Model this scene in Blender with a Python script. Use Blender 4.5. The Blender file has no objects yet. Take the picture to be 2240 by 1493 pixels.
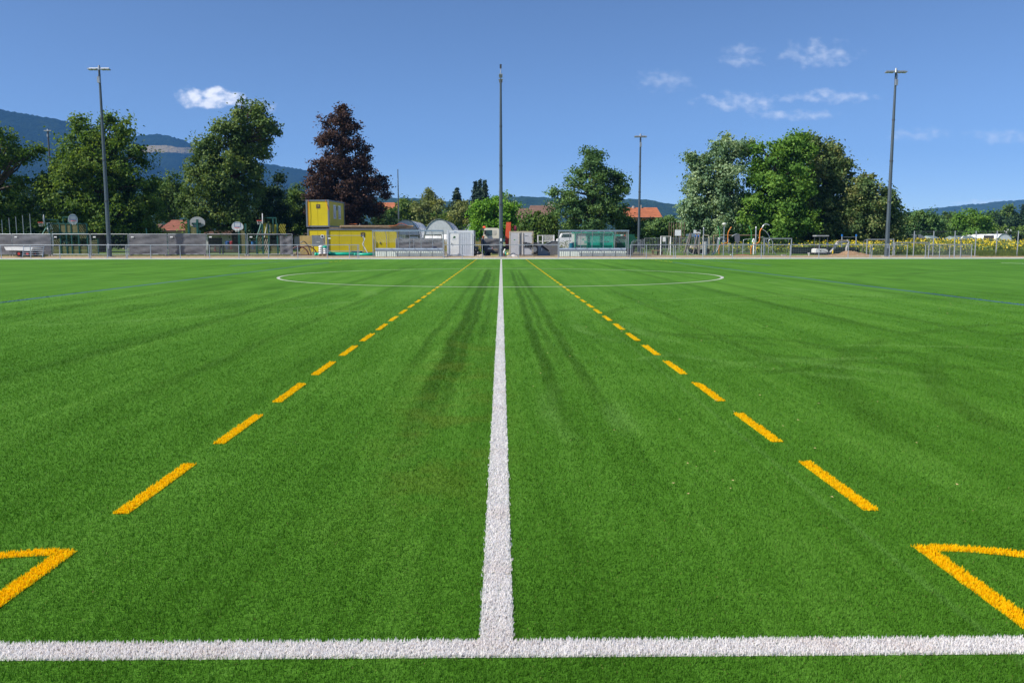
import bpy, math, random
import numpy as np
from mathutils import Vector, Matrix
R = math.radians
rng = np.random.default_rng(7)
random.seed(7)
S = bpy.context.scene
C = S.collection

# ------------------------------------------------------------------ camera
F_PX, PITCH, YAW, ROLL, CAM_H, CAM_X = 1830.77, 0.1187, 0.0125, -0.0004, 1.4334, 0.0204
PW, PH = 2240.0, 1493.0
cam_d = bpy.data.cameras.new('camera')
cam = bpy.data.objects.new('camera', cam_d); C.objects.link(cam)
cam_d.sensor_width = 36.0; cam_d.lens = F_PX / PW * 36.0
cam_d.clip_start = 0.05; cam_d.clip_end = 30000
cam.location = (CAM_X, 0, CAM_H)
fwd = Vector((math.sin(YAW)*math.cos(PITCH), math.cos(YAW)*math.cos(PITCH), -math.sin(PITCH)))
rgt = Vector((math.cos(YAW), -math.sin(YAW), 0)); upv = rgt.cross(fwd)
r2 = rgt*math.cos(ROLL) + upv*math.sin(ROLL); u2 = upv*math.cos(ROLL) - rgt*math.sin(ROLL)
cam.matrix_world = Matrix(((r2.x, u2.x, -fwd.x, CAM_X), (r2.y, u2.y, -fwd.y, 0), (r2.z, u2.z, -fwd.z, CAM_H), (0, 0, 0, 1)))
S.camera = cam

# ------------------------------------------------------------------ light
SUN_AZ, SUN_EL = 249.0, 44.0          # clockwise from +Y
SUN_STRENGTH, SKY_STRENGTH, EXPOSURE = 4.7, 0.11, 0.5
sd = Vector((math.sin(R(SUN_AZ))*math.cos(R(SUN_EL)), math.cos(R(SUN_AZ))*math.cos(R(SUN_EL)), math.sin(R(SUN_EL))))
sun_d = bpy.data.lights.new('sun', 'SUN'); sun = bpy.data.objects.new('sun', sun_d); C.objects.link(sun)
sun_d.energy = SUN_STRENGTH; sun_d.angle = R(0.53); sun_d.color = (1.0, 0.95, 0.87)
sun.rotation_euler = sd.to_track_quat('Z', 'Y').to_euler(); sun.location = (-30, -20, 60)

world = bpy.data.worlds.new('World'); S.world = world; world.use_nodes = True
class NT:
    """tiny node-tree writer"""
    def __init__(s, tree): s.t = tree; s.n = tree.nodes; s.l = tree.links
    def node(s, kind, **kw):
        n = s.n.new(kind)
        for k, v in kw.items():
            setattr(n, k, v)
        return n
    def put(s, sock, v):
        if isinstance(v, bpy.types.NodeSocket): s.l.new(v, sock)
        elif v is not None:
            if hasattr(sock, 'default_value'):
                try: sock.default_value = v
                except Exception: sock.default_value = (*v, 1.0)
    def math(s, op, a, b=None, c=None, clamp=False):
        n = s.node('ShaderNodeMath', operation=op, use_clamp=clamp)
        s.put(n.inputs[0], a)
        if b is not None: s.put(n.inputs[1], b)
        if c is not None: s.put(n.inputs[2], c)
        return n.outputs[0]
    def sep(s, v):
        n = s.node('ShaderNodeSeparateXYZ'); s.put(n.inputs[0], v); return n.outputs
    def comb(s, x, y, z=0.0):
        n = s.node('ShaderNodeCombineXYZ')
        for i, q in enumerate((x, y, z)): s.put(n.inputs[i], q)
        return n.outputs[0]
    def noise(s, vec, scale, detail=3.0, rough=0.55, dist=0.0):
        n = s.node('ShaderNodeTexNoise'); s.put(n.inputs['Vector'], vec)
        n.inputs['Scale'].default_value = scale; n.inputs['Detail'].default_value = detail
        n.inputs['Roughness'].default_value = rough; n.inputs['Distortion'].default_value = dist
        return n.outputs['Fac']
    def ramp(s, fac, stops):
        n = s.node('ShaderNodeValToRGB'); s.put(n.inputs[0], fac)
        e = n.color_ramp.elements
        while len(e) > len(stops): e.remove(e[-1])
        while len(e) < len(stops): e.new(0.5)
        for el, (p, c) in zip(e, stops):
            el.position = p; el.color = (*c, 1.0) if len(c) == 3 else c
        return n.outputs[0]
    def mix(s, fac, a, b, mode='MIX'):
        n = s.node('ShaderNodeMix', data_type='RGBA', blend_type=mode, clamp_factor=True)
        s.put(n.inputs[0], fac); s.put(n.inputs[6], a); s.put(n.inputs[7], b)
        return n.outputs[2]
    def smooth(s, v, a, b, lo=0.0, hi=1.0):
        n = s.node('ShaderNodeMapRange', interpolation_type='SMOOTHSTEP'); s.put(n.inputs[0], v)
        for i, q in zip((1, 2, 3, 4), (a, b, lo, hi)): n.inputs[i].default_value = q
        return n.outputs[0]

w = NT(world.node_tree); w.n.clear()
sky = w.node('ShaderNodeTexSky', sky_type='NISHITA', sun_disc=False)
sky.sun_elevation = R(SUN_EL); sky.sun_rotation = R(SUN_AZ)
sky.altitude = 0; sky.air_density = 0.52; sky.dust_density = 0.3; sky.ozone_density = 4.4
tc = w.node('ShaderNodeTexCoord')
dx, dy, dz = w.sep(tc.outputs['Generated'])
ay = w.math('MAXIMUM', w.math('ABSOLUTE', dy), 0.08)
u_ = w.math('DIVIDE', dx, ay); v_ = w.math('DIVIDE', dz, ay)
uv = w.comb(u_, v_, w.math('MULTIPLY', w.math('SIGN', dy), 3.0))
n1 = w.noise(w.comb(u_, w.math('MULTIPLY', v_, 1.5), w.math('SIGN', dy)), 70.0, 3.0, 0.5)
def cdir(px, py):                      # photograph pixel -> (u, v) of the direction
    d = fwd + r2*((px-PW/2)/F_PX) - u2*((py-PH/2)/F_PX); return d.x/d.y, d.z/d.y
CL = [  # px, py, half width, half height, opacity, softness
    (422, 213, 32, 20, 1.0, 0), (472, 210, 40, 20, 1.0, 0), (508, 216, 30, 15, .95, 0), (452, 224, 46, 13, .9, 0), (560, 234, 40, 15, .5, 1),
    (1620, 122, 46, 24, .34, 1), (1790, 119, 78, 26, .42, 1), (1455, 178, 60, 22, .26, 1),
    (1625, 224, 90, 20, .52, 1), (1820, 211, 80, 15, .48, 1), (1740, 252, 85, 11, .5, 1),
    (2010, 294, 65, 14, .36, 1), (2200, 300, 85, 15, .38, 1), (2150, 443, 85, 7, .4, 1)]
acc = None
for (px, py, hw, hh, op, soft) in CL:
    cu, cv = cdir(px, py)
    a = w.math('DIVIDE', w.math('SUBTRACT', u_, cu), hw/F_PX); b = w.math('DIVIDE', w.math('SUBTRACT', v_, cv), hh/F_PX)
    d2 = w.math('ADD', w.math('MULTIPLY', a, a), w.math('MULTIPLY', b, b))
    if soft:
        q = w.math('ADD', d2, w.math('MULTIPLY', w.math('SUBTRACT', 0.52, n1), 4.6))
        m = w.smooth(q, 1.6, -1.6, 0.0, op)
    else:
        q = w.math('ADD', d2, w.math('MULTIPLY', w.math('SUBTRACT', 0.5, n1), 3.2))
        m = w.smooth(q, 1.45, -0.25, 0.0, op)
    acc = m if acc is None else w.math('MAXIMUM', acc, m)
acc = w.math('MULTIPLY', acc, 1.0, clamp=True)
ccol = w.mix(w.smooth(n1, 0.3, 0.65), (5.0, 5.6, 6.9, 1), (7.6, 7.7, 8.1, 1))
skyc = w.mix(acc, sky.outputs[0], ccol)
bg = w.node('ShaderNodeBackground'); w.put(bg.inputs[0], skyc); bg.inputs[1].default_value = SKY_STRENGTH
wo = w.node('ShaderNodeOutputWorld'); w.l.new(bg.outputs[0], wo.inputs[0])

vs = S.view_settings
vs.view_transform = 'Standard'; vs.look = 'None'; vs.exposure = EXPOSURE; vs.gamma = 1.0; vs.use_curve_mapping = False
S.cycles.max_bounces = 6; S.cycles.transparent_max_bounces = 24; S.cycles.caustics_reflective = False; S.cycles.caustics_refractive = False

# ------------------------------------------------------------------ photograph pixel -> point of the place at a given distance
CO = Vector((CAM_X, 0, CAM_H))
def at(px, py, Y):
    d = fwd + r2*((px-PW/2)/F_PX) - u2*((py-PH/2)/F_PX); return CO + d*(Y/d.y)
def gz(Y):                             # height of the ground
    pts = ((-9e9, 0), (71.4, 0.0), (75.0, 0.16), (90, 0.2), (140, 0.2), (400, 0.2), (9e9, 0.2))
    for (a, za), (b, zb) in zip(pts, pts[1:]):
        if a <= Y <= b: return za if b > 1e8 or a < -1e8 else za + (zb-za)*(Y-a)/(b-a)
def gp(px, Y): p = at(px, 540, Y); return Vector((p.x, Y, gz(Y)))
def mpp(Y): return Y/F_PX              # metres in one photograph pixel

# ------------------------------------------------------------------ materials
def material(name):
    m = bpy.data.materials.new(name); m.use_nodes = True; t = NT(m.node_tree)
    b = t.n['Principled BSDF']; return m, t, b
def pos(t): return t.node('ShaderNodeNewGeometry').outputs['Position']
MATS = {}
def paint(name, col, rough=0.55, metal=0.0, var=0.12, scale=3.0, dirt=0.0, dirt_col=(0.16, 0.12, 0.08), spec=0.4, bump=0.0):
    if name in MATS: return MATS[name]
    m, t, b = material(name); tcn = t.node('ShaderNodeTexCoord').outputs['Object']
    n = t.noise(tcn, scale, 5.0, 0.6)
    lo = tuple(c*(1-var) for c in col); hi = tuple(min(1, c*(1+var)) for c in col)
    c = t.ramp(n, [(0.3, lo), (0.7, hi)])
    if dirt:
        n3 = t.noise(tcn, scale*2.3, 6.0, 0.7); c = t.mix(t.smooth(n3, 0.52, 0.72, 0, dirt), c, (*dirt_col, 1))
    t.put(b.inputs['Base Color'], c); b.inputs['Roughness'].default_value = rough; b.inputs['Metallic'].default_value = metal
    b.inputs['Specular IOR Level'].default_value = spec
    if bump:
        bp = t.node('ShaderNodeBump'); bp.inputs['Strength'].default_value = bump; t.put(bp.inputs['Height'], n); t.put(b.inputs['Normal'], bp.outputs[0])
    MATS[name] = m; return m
def leaf_mat(name, dark, mid, light, trans=0.42, rough=0.6, spec=0.12):
    m, t, b = material(name); p = pos(t)
    n = t.math('ADD', t.math('MULTIPLY', t.noise(p, 5.0, 2.0), 0.55), t.math('MULTIPLY', t.noise(p, 0.45, 2.0), 0.45))
    c = t.ramp(n, [(0.36, dark), (0.5, mid), (0.62, tuple(a*k for a, k in zip(light, (1.25, 1.12, 1.0))))])
    c = t.mix(1.0, c, (1.2, 1.2, 1.2, 1), 'MULTIPLY')
    t.put(b.inputs['Base Color'], c); b.inputs['Roughness'].default_value = rough; b.inputs['Specular IOR Level'].default_value = spec
    tr = t.node('ShaderNodeBsdfTranslucent'); t.put(tr.inputs[0], t.mix(1.0, c, (1.25, 1.2, 0.5, 1), 'MULTIPLY'))
    mx = t.node('ShaderNodeMixShader'); mx.inputs[0].default_value = trans
    t.l.new(b.outputs[0], mx.inputs[1]); t.l.new(tr.outputs[0], mx.inputs[2])
    t.l.new(mx.outputs[0], t.n['Material Output'].inputs[0]); MATS[name] = m; return m
def glass_mat(name, tint=(0.9, 0.95, 0.95), alpha=0.22, rough=0.08):
    m, t, b = material(name); t.put(b.inputs['Base Color'], (*tint, 1)); b.inputs['Roughness'].default_value = rough
    b.inputs['Specular IOR Level'].default_value = 0.7
    tr = t.node('ShaderNodeBsdfTransparent'); t.put(tr.inputs[0], (*(0.75+0.25*c for c in tint), 1))
    mx = t.node('ShaderNodeMixShader'); mx.inputs[0].default_value = alpha
    t.l.new(tr.outputs[0], mx.inputs[1]); t.l.new(b.outputs[0], mx.inputs[2]); t.l.new(mx.outputs[0], t.n['Material Output'].inputs[0]); MATS[name] = m; return m

# ------------------------------------------------------------------ mesh helpers
class MB:
    def __init__(s): s.v = []; s.f = []
    def add(s, vs_, fs):
        o = len(s.v); s.v += [tuple(q) for q in vs_]; s.f += [tuple(i+o for i in f) for f in fs]; return s
    def box(s, x0, x1, y0, y1, z0, z1, rz=0.0, piv=(0, 0)):
        P = [(x, y, z) for z in (z0, z1) for y in (y0, y1) for x in (x0, x1)]
        if rz:
            c, n = math.cos(rz), math.sin(rz)
            P = [(piv[0]+(x-piv[0])*c-(y-piv[1])*n, piv[1]+(x-piv[0])*n+(y-piv[1])*c, z) for x, y, z in P]
        return s.add(P, [(0, 2, 3, 1), (4, 5, 7, 6), (0, 1, 5, 4), (2, 6, 7, 3), (0, 4, 6, 2), (1, 3, 7, 5)])
    def tube(s, path, rad, n=8, cap=True):
        path = [Vector(p) for p in path]; k = len(path)
        rad = [rad]*k if not hasattr(rad, '__len__') else rad
        o = len(s.v); ref = None
        for i, p in enumerate(path):
            d = (path[min(i+1, k-1)]-path[max(i-1, 0)]).normalized()
            if ref is None: ref = Vector((0, 1, 0)) if abs(d.y) < 0.9 else Vector((1, 0, 0))
            a = d.cross(ref).normalized(); b = a.cross(d).normalized(); ref = b
            for j in range(n):
                t = 2*math.pi*(j+0.5)/n; s.v.append(tuple(p + (a*math.cos(t)+b*math.sin(t))*rad[i]))
        for i in range(k-1):
            for j in range(n):
                q = (j+1) % n; s.f.append((o+i*n+j, o+i*n+q, o+(i+1)*n+q, o+(i+1)*n+j))
        if cap: s.f.append(tuple(o+j for j in range(n-1, -1, -1))); s.f.append(tuple(o+(k-1)*n+j for j in range(n)))
        return s
    def bar(s, a, b, wdt, dep=None): return s.tube([a, b], wdt*0.7071, 4)
    def prism(s, poly, axis, a, b):    # poly: 2D points; extruded along axis from a to b
        n = len(poly); o = len(s.v)
        for t in (a, b):
            for (p, q) in poly:
                s.v.append({'x': (t, p, q), 'y': (p, t, q), 'z': (p, q, t)}[axis])
        s.f.append(tuple(o+i for i in range(n))); s.f.append(tuple(o+n+i for i in range(n-1, -1, -1)))
        for i in range(n):
            j = (i+1) % n; s.f.append((o+i, o+n+i, o+n+j, o+j))
        return s
    def sheet(s, grid):                # grid of points, rows of equal length
        o = len(s.v); m = len(grid[0])
        for row in grid: s.v += [tuple(p) for p in row]
        for i in range(len(grid)-1):
            for j in range(m-1): s.f.append((o+i*m+j, o+i*m+j+1, o+(i+1)*m+j+1, o+(i+1)*m+j))
        return s
    def ball(s, c, rx, ry, rz, nu=10, nv=6, jit=0.0):
        o = len(s.v)
        for i in range(nv+1):
            th = math.pi*i/nv
            for j in range(nu):
                ph = 2*math.pi*j/nu; k = 1+random.uniform(-jit, jit)
                s.v.append((c[0]+rx*k*math.sin(th)*math.cos(ph), c[1]+ry*k*math.sin(th)*math.sin(ph), c[2]+rz*k*math.cos(th)))
        for i in range(nv):
            for j in range(nu):
                q = (j+1) % nu; s.f.append((o+i*nu+j, o+i*nu+q, o+(i+1)*nu+q, o+(i+1)*nu+j))
        return s
    def disc(s, c, r, axis='y', n=16, t=0.02, ry=None):
        ry = ry or r
        if axis == 'y': return s.prism([(c[0]+r*math.cos(2*math.pi*i/n), c[2]+ry*math.sin(2*math.pi*i/n)) for i in range(n)], 'y', c[1]-t/2, c[1]+t/2)
        if axis == 'x': return s.prism([(c[1]+r*math.cos(2*math.pi*i/n), c[2]+ry*math.sin(2*math.pi*i/n)) for i in range(n)], 'x', c[0]-t/2, c[0]+t/2)
        return s.prism([(c[0]+r*math.cos(2*math.pi*i/n), c[1]+ry*math.sin(2*math.pi*i/n)) for i in range(n)], 'z', c[2]-t/2, c[2]+t/2)
def mesh_obj(name, me, mat, parent, smooth=False):
    if mat is not None: me.materials.append(mat)
    o = bpy.data.objects.new(name, me); C.objects.link(o)
    if parent is not None: o.parent = parent
    if smooth: me.polygons.foreach_set('use_smooth', [True]*len(me.polygons))
    return o
def mk(name, mb, mat, parent=None, smooth=False):
    me = bpy.data.meshes.new(name); me.from_pydata(mb.v, [], mb.f); me.update()
    if mb.f:
        import bmesh
        bm = bmesh.new(); bm.from_mesh(me); bmesh.ops.recalc_face_normals(bm, faces=bm.faces); bm.to_mesh(me); bm.free()
    return mesh_obj(name, me, mat, parent, smooth)
def mk_np(name, V, n_per, mat, parent=None):   # V: (k*n_per, 3) separate polygons of n_per corners
    k = len(V)//n_per
    me = bpy.data.meshes.new(name); me.vertices.add(len(V)); me.vertices.foreach_set('co', np.ascontiguousarray(V, dtype=np.float32).ravel())
    me.loops.add(len(V)); me.loops.foreach_set('vertex_index', np.arange(len(V), dtype=np.int32))
    me.polygons.add(k); me.polygons.foreach_set('loop_start', np.arange(0, len(V), n_per, dtype=np.int32))
    me.update(calc_edges=True); return mesh_obj(name, me, mat, parent)
def tag(o, label=None, cat=None, group=None, kind=None):
    if label: o['label'] = label
    if cat: o['category'] = cat
    if group: o['group'] = group
    if kind: o['kind'] = kind
    return o
def thing(name, loc, label, cat, group=None, rz=0.0):
    o = bpy.data.objects.new(name, None); C.objects.link(o); o.location = loc; o.rotation_euler.z = rz; o.empty_display_size = 0.3
    return tag(o, label, cat, group, 'thing')
def copy_tree(o, parent=None):
    c = o.copy(); C.objects.link(c); c.parent = parent
    for ch in list(o.children): copy_tree(ch, c)
    return c
# ================================================================== THE SETTING
def struct(o): return tag(o, kind='structure')
Y0, YF, YC = 2.81, 68.66, 35.73          # near touchline, far touchline, centre spot
HALF = 50.0
# ---- ground: one sheet to the horizon, a low bank behind the far path
m, t, b = material('soil_and_meadow'); p = pos(t); gx_, gy_, gz_ = t.sep(p)
nA = t.noise(p, 0.35, 5.0); nB = t.noise(p, 3.0, 5.0, 0.65); nC = t.noise(p, 0.03, 4.0)
grass = t.ramp(t.math('ADD', t.math('MULTIPLY', nA, .5), t.math('MULTIPLY', nB, .5)), [(0.35, (0.06, 0.11, 0.025)), (0.55, (0.11, 0.17, 0.04)), (0.7, (0.2, 0.2, 0.07))])
soil = t.ramp(nB, [(0.3, (0.24, 0.165, 0.095)), (0.6, (0.40, 0.31, 0.2)), (0.8, (0.5, 0.42, 0.31))])
asph = t.ramp(nB, [(0.3, (0.10, 0.10, 0.10)), (0.7, (0.17, 0.165, 0.16))])
yy = t.math('ADD', gy_, t.math('MULTIPLY', t.math('SUBTRACT', nA, .5), 7.0))
c = t.mix(t.smooth(yy, 75.5, 77.5), soil, grass)
yard = t.math('MULTIPLY', t.math('MULTIPLY', t.smooth(gx_, -26, -23), t.smooth(gx_, 17, 14)), t.math('MULTIPLY', t.smooth(gy_, 74, 75.5), t.smooth(gy_, 112, 106)))
c = t.mix(t.math('MULTIPLY', yard, 0.85), c, t.mix(nA, soil, asph))
c = t.mix(t.math('MULTIPLY', t.smooth(gy_, 230, 300), t.smooth(nC, .45, .6)), c, (0.30, 0.25, 0.11, 1))
t.put(b.inputs['Base Color'], c); b.inputs['Roughness'].default_value = 0.95; b.inputs['Specular IOR Level'].default_value = 0.1
bp = t.node('ShaderNodeBump'); bp.inputs['Strength'].default_value = 0.6; bp.inputs['Distance'].default_value = 0.08; t.put(bp.inputs['Height'], nB); t.put(b.inputs['Normal'], bp.outputs[0])
M_GROUND = m
rows = [-700, -120, -60, -20, 20, 60, 71.2, 71.4, 72.5, 75, 80, 90, 110, 140, 200, 300, 600, 1500, 3000, 5800]
cols = [-4400, -1500, -500, -200, -100, -60, -52, -40, -30, -20, -10, 0, 10, 20, 30, 40, 52, 60, 100, 200, 500, 1500, 4400]
ground = mk('ground', MB().sheet([[(x, y, (gz(y) if y > 71.3 else -0.04)) for x in cols] for y in rows]), M_GROUND); struct(ground)

# ---- artificial turf
def turf_colour(t, p, bright=1.0):
    x, y, z = t.sep(p)
    wob = t.math('MULTIPLY', t.math('SUBTRACT', t.noise(p, 0.55, 3.0), .5), 0.22)
    s1 = t.noise(t.comb(t.math('MULTIPLY', x, 1.0), t.math('MULTIPLY', y, 0.045)), 1.25, 4.0, 0.6)      # brushing, long in Y
    s2 = t.noise(t.comb(t.math('MULTIPLY', x, 1.0), t.math('MULTIPLY', y, 0.10), 5.0), 4.5, 3.0, 0.6)
    s2b = t.noise(t.comb(t.math('MULTIPLY', x, 1.0), t.math('MULTIPLY', y, 0.035), 9.0), 13.0, 2.0, 0.6)
    s3 = t.noise(p, 0.16, 4.0, 0.6); s4 = t.noise(p, 1.4, 4.0, 0.65); s5 = t.noise(p, 26.0, 2.0, 0.6)
    k = t.math('ADD', t.math('MULTIPLY', s1, 0.30), t.math('ADD', t.math('MULTIPLY', s2, 0.17), t.math('MULTIPLY', s2b, 0.15)))
    k = t.math('ADD', k, t.math('MULTIPLY', s3, 0.20)); k = t.math('ADD', k, t.math('MULTIPLY', s4, 0.10)); k = t.math('ADD', k, t.math('MULTIPLY', s5, 0.08))
    c = t.ramp(k, [(0.39, (0.046*bright, 0.138*bright, 0.009*bright)), (0.50, (0.073*bright, 0.198*bright, 0.017*bright)), (0.61, (0.112*bright, 0.258*bright, 0.032*bright))])
    dark = None
    def put_mask(mk_):
        nonlocal dark
        dark = mk_ if dark is None else t.math('MAXIMUM', dark, mk_)
    for (tx, hw, amt, ya, yb) in ((-0.66, .075, .8, 3.6, 48), (-0.50, .05, .7, 4.5, 46), (-1.02, .05, .42, 6, 50), (0.52, .06, .66, 4.5, 46), (0.70, .04, .45, 7, 44), (0.90, .06, .6, 4.5, 46), (-.27, .04, .35, 9, 40),
                                  (6.3, .12, .42, 10, 60), (7.6, .10, .36, 9, 60), (-5.2, .14, .36, 6, 60), (-3.4, .08, .32, 4, 40), (3.3, .07, .36, 4, 30), (11, .22, .34, 16, 64), (-9.5, .22, .3, 12, 60)):
        d = t.math('ABSOLUTE', t.math('SUBTRACT', t.math('ADD', x, wob), tx))
        mm = t.math('MULTIPLY', t.smooth(d, hw*1.9, hw*0.5, 0, amt), t.math('MULTIPLY', t.smooth(y, ya, ya+6), t.smooth(y, yb, yb-9)))
        put_mask(mm)
    for (cx_, cy_, rr, hw, amt) in ((2.6, 11.0, 1.9, .11, .42), (7.2, 15.5, 5.2, .13, .4), (7.4, 15.5, 6.4, .13, .34), (-3.2, 47.5, 2.5, .25, .5), (3.1, 46.5, 2.3, .25, .5), (34, 24, 20.5, .35, .42), (34, 24, 22.2, .35, .36), (13, 5, 9.2, .13, .42), (13.5, 5, 10.6, .13, .36), (-30, 20, 22, .4, .3), (-30, 20, 23.8, .4, .26), (-14, 60, 12, .6, .25), (26, 62, 9, .7, .35), (24, 63, 14, .6, .28)):
        d = t.math('SQRT', t.math('ADD', t.math('POWER', t.math('SUBTRACT', x, cx_), 2.0), t.math('POWER', t.math('SUBTRACT', y, cy_), 2.0)))
        d = t.math('ABSOLUTE', t.math('SUBTRACT', t.math('ADD', d, wob), rr))
        put_mask(t.math('MULTIPLY', t.smooth(d, hw*1.7, hw*0.4, 0, amt), t.smooth(t.noise(p, .34, 2.0), .42, .6)))
    c = t.mix(dark, c, (0.030*bright, 0.084*bright, 0.005*bright, 1))
    pale = None
    for (cx_, cy_, rr, hw) in ((4.6, 6.6, 3.6, .10), (4.9, 7.0, 4.5, .08), (9, 14, 6.8, .12), (9.3, 14.4, 8.0, .10), (20, 26, 11, .2), (-12, 22, 8.5, .16)):
        d = t.math('SQRT', t.math('ADD', t.math('POWER', t.math('SUBTRACT', x, cx_), 2.0), t.math('POWER', t.math('SUBTRACT', y, cy_), 2.0)))
        q_ = t.math('MULTIPLY', t.smooth(t.math('ABSOLUTE', t.math('SUBTRACT', t.math('ADD', d, wob), rr)), hw*1.8, hw*.4, 0, .42), t.smooth(t.noise(p, .42, 2.0), .45, .6))
        pale = q_ if pale is None else t.math('MAXIMUM', pale, q_)
    c = t.mix(pale, c, (0.135*bright, 0.275*bright, 0.055*bright, 1))
    br = t.math('MULTIPLY', t.smooth(t.math('ABSOLUTE', t.math('ADD', t.math('ADD', x, wob), 0.42)), 0.75, 0.1), t.math('MULTIPLY', t.smooth(s4, .42, .62), t.math('MULTIPLY', t.smooth(y, 3.2, 5.5), t.smooth(y, 16, 9))))
    c = t.mix(t.smooth(t.math('ABSOLUTE', t.math('SUBTRACT', x, 1.8)), .03, .008, 0, .2), c, (0.16*bright, 0.30*bright, 0.08*bright, 1))
    return t.mix(t.math('MULTIPLY', br, .4), c, (0.105*bright, 0.145*bright, 0.014*bright, 1))
m, t, b = material('turf_pile'); p = pos(t)
c = turf_colour(t, p, 0.99); t.put(b.inputs['Base Color'], c); b.inputs['Roughness'].default_value = 0.75; b.inputs['Specular IOR Level'].default_value = 0.06
hgt = t.noise(p, 60.0, 3.0, 0.7); bp = t.node('ShaderNodeBump'); bp.inputs['Strength'].default_value = 0.7; bp.inputs['Distance'].default_value = 0.012
t.put(bp.inputs['Height'], hgt); t.put(b.inputs['Normal'], bp.outputs[0]); M_TURF = m
def fibre_mat(name, colfn, rough=0.6, spec=0.15, trans=0.38):
    m, t, b = material(name); p = pos(t); c = colfn(t, p); t.put(b.inputs['Base Color'], c)
    b.inputs['Roughness'].default_value = rough; b.inputs['Specular IOR Level'].default_value = spec
    tr = t.node('ShaderNodeBsdfTranslucent'); t.put(tr.inputs[0], c); mx = t.node('ShaderNodeMixShader'); mx.inputs[0].default_value = trans
    t.l.new(b.outputs[0], mx.inputs[1]); t.l.new(tr.outputs[0], mx.inputs[2]); t.l.new(mx.outputs[0], t.n['Material Output'].inputs[0]); return m
def gfib(t, p):
    c = turf_colour(t, p, 1.27)
    n = t.noise(p, 160.0, 1.0); c = t.mix(t.smooth(n, .30, .72), t.mix(1.0, c, (0.7, 0.74, 0.65, 1), 'MULTIPLY'), t.mix(1.0, c, (1.2, 1.17, 1.15, 1), 'MULTIPLY'))
    return t.mix(t.smooth(t.noise(p, 75.0, 1.0), .69, .76), c, (0.26, 0.24, 0.08, 1))
M_FIB = fibre_mat('turf_fibre', gfib)
def wfib(t, p):
    n = t.noise(p, 130.0, 2.0); c = t.ramp(n, [(0.30, (0.60, 0.48, 0.43)), (0.42, (0.89, 0.865, 0.85)), (0.7, (0.94, 0.92, 0.91))])
    return t.mix(t.smooth(t.noise(p, 2.2, 3.0), .5, .7, 0, .16), c, (0.66, 0.50, 0.42, 1))
M_WHT = fibre_mat('white_turf_fibre', wfib, .6, .15, .5)
M_YEL = fibre_mat('yellow_turf_fibre', lambda t, p: t.ramp(t.noise(p, 130.0, 2.0), [(0.3, (0.92, 0.50, 0.002)), (0.55, (1.0, 0.70, 0.003)), (0.75, (1.0, 0.78, 0.006))]), .6, .15, .5)
M_BLU = paint('blue_turf_fibre', (0.03, 0.09, 0.30), .7, var=.2)

pitch = mk('pitch', MB().box(-54, 54, -1.2, 69.35, -0.03, 0.0), M_TURF); struct(pitch)
path = mk('path', MB().box(-75, 75, 69.62, 73.2, -0.02, 0.035), paint('pale_concrete', (0.72, 0.70, 0.67), .85, var=.1, scale=1.2, dirt=.15, dirt_col=(.36, .31, .25))); struct(path)
kerb = tag(bpy.data.objects.new('kerb', None), kind='structure'); C.objects.link(kerb); kerb.location = (0, 69.485, 0)
kb = MB().box(-0.745, 0.745, -0.115, 0.115, -0.02, 0.075); km = None
for i in range(94):
    if km is None: k0 = mk('kerb_stone', kb, paint('kerb_concrete', (0.82, 0.81, 0.79), .8, var=.12, scale=.8, dirt=.2, dirt_col=(.4, .37, .32)), kerb); km = k0.data; o = k0
    else: o = bpy.data.objects.new('kerb_stone', km); C.objects.link(o); o.parent = kerb
    o.location.x = -70 + i*1.5; o.location.z = random.uniform(-.004, .004)

# ---- inlaid lines: flat strip + standing fibres near by
def scatter(ya=0.5, yb=25.0, d0=36000.0, side=5.0):
    # density falls with the square of the distance, fibres are bundled wider as it does; thinner and feathered out to the sides
    ys = np.linspace(ya, yb, 4000); fade = np.clip((yb-ys)/15.0, 0, 1); dens = d0*(2.5/np.maximum(ys, 2.3))**2*fade
    out = []
    for core in (True, False):
        wd = .62*ys+.7 if core else np.full_like(ys, side)
        pdf = dens*2*wd*(1 if core else .13); n = int(np.trapz(pdf, ys)); cdf = np.cumsum(pdf); cdf /= cdf[-1]
        y = np.interp(rng.random(n), cdf, ys); hw = .62*y+.7; base = .0027*np.maximum(1, y/2.5)**.8
        if core: out.append((rng.uniform(-1, 1, n)*hw, y, base))
        else: u = 1-np.sqrt(1-rng.random(n)); out.append((np.sign(rng.random(n)-.5)*(hw+u*side), y, base*1.9))
    return np.c_[np.concatenate([o[0] for o in out]), np.concatenate([o[1] for o in out])], np.concatenate([o[2] for o in out])
BP, BW = scatter()
def blades(P, Wd, zb, hmin=.011, hmax=.019, ln=.34):
    n = len(P); ang = rng.uniform(0, 2*np.pi, n); h = rng.uniform(hmin, hmax, n)
    d = np.c_[np.cos(ang), np.sin(ang)]; wv = d*(Wd*rng.uniform(.7, 1.3, n))[:, None]*.5
    lean = rng.normal(0, ln, (n, 2))*h[:, None] + np.array([0.06, 0.06])*h[:, None]
    a = np.c_[P-wv, np.full(n, zb)]; b_ = np.c_[P+wv, np.full(n, zb)]; c_ = np.c_[P+lean, zb+h]
    return np.stack([a, b_, c_], 1).reshape(-1, 3)
used = np.zeros(len(BP), bool)
def strip_mesh(pts):                     # closed polygon(s) as a flat strip 4 mm up
    return MB().add([(x, y, 0.004) for x, y in pts], [tuple(range(len(pts)))])
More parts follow.
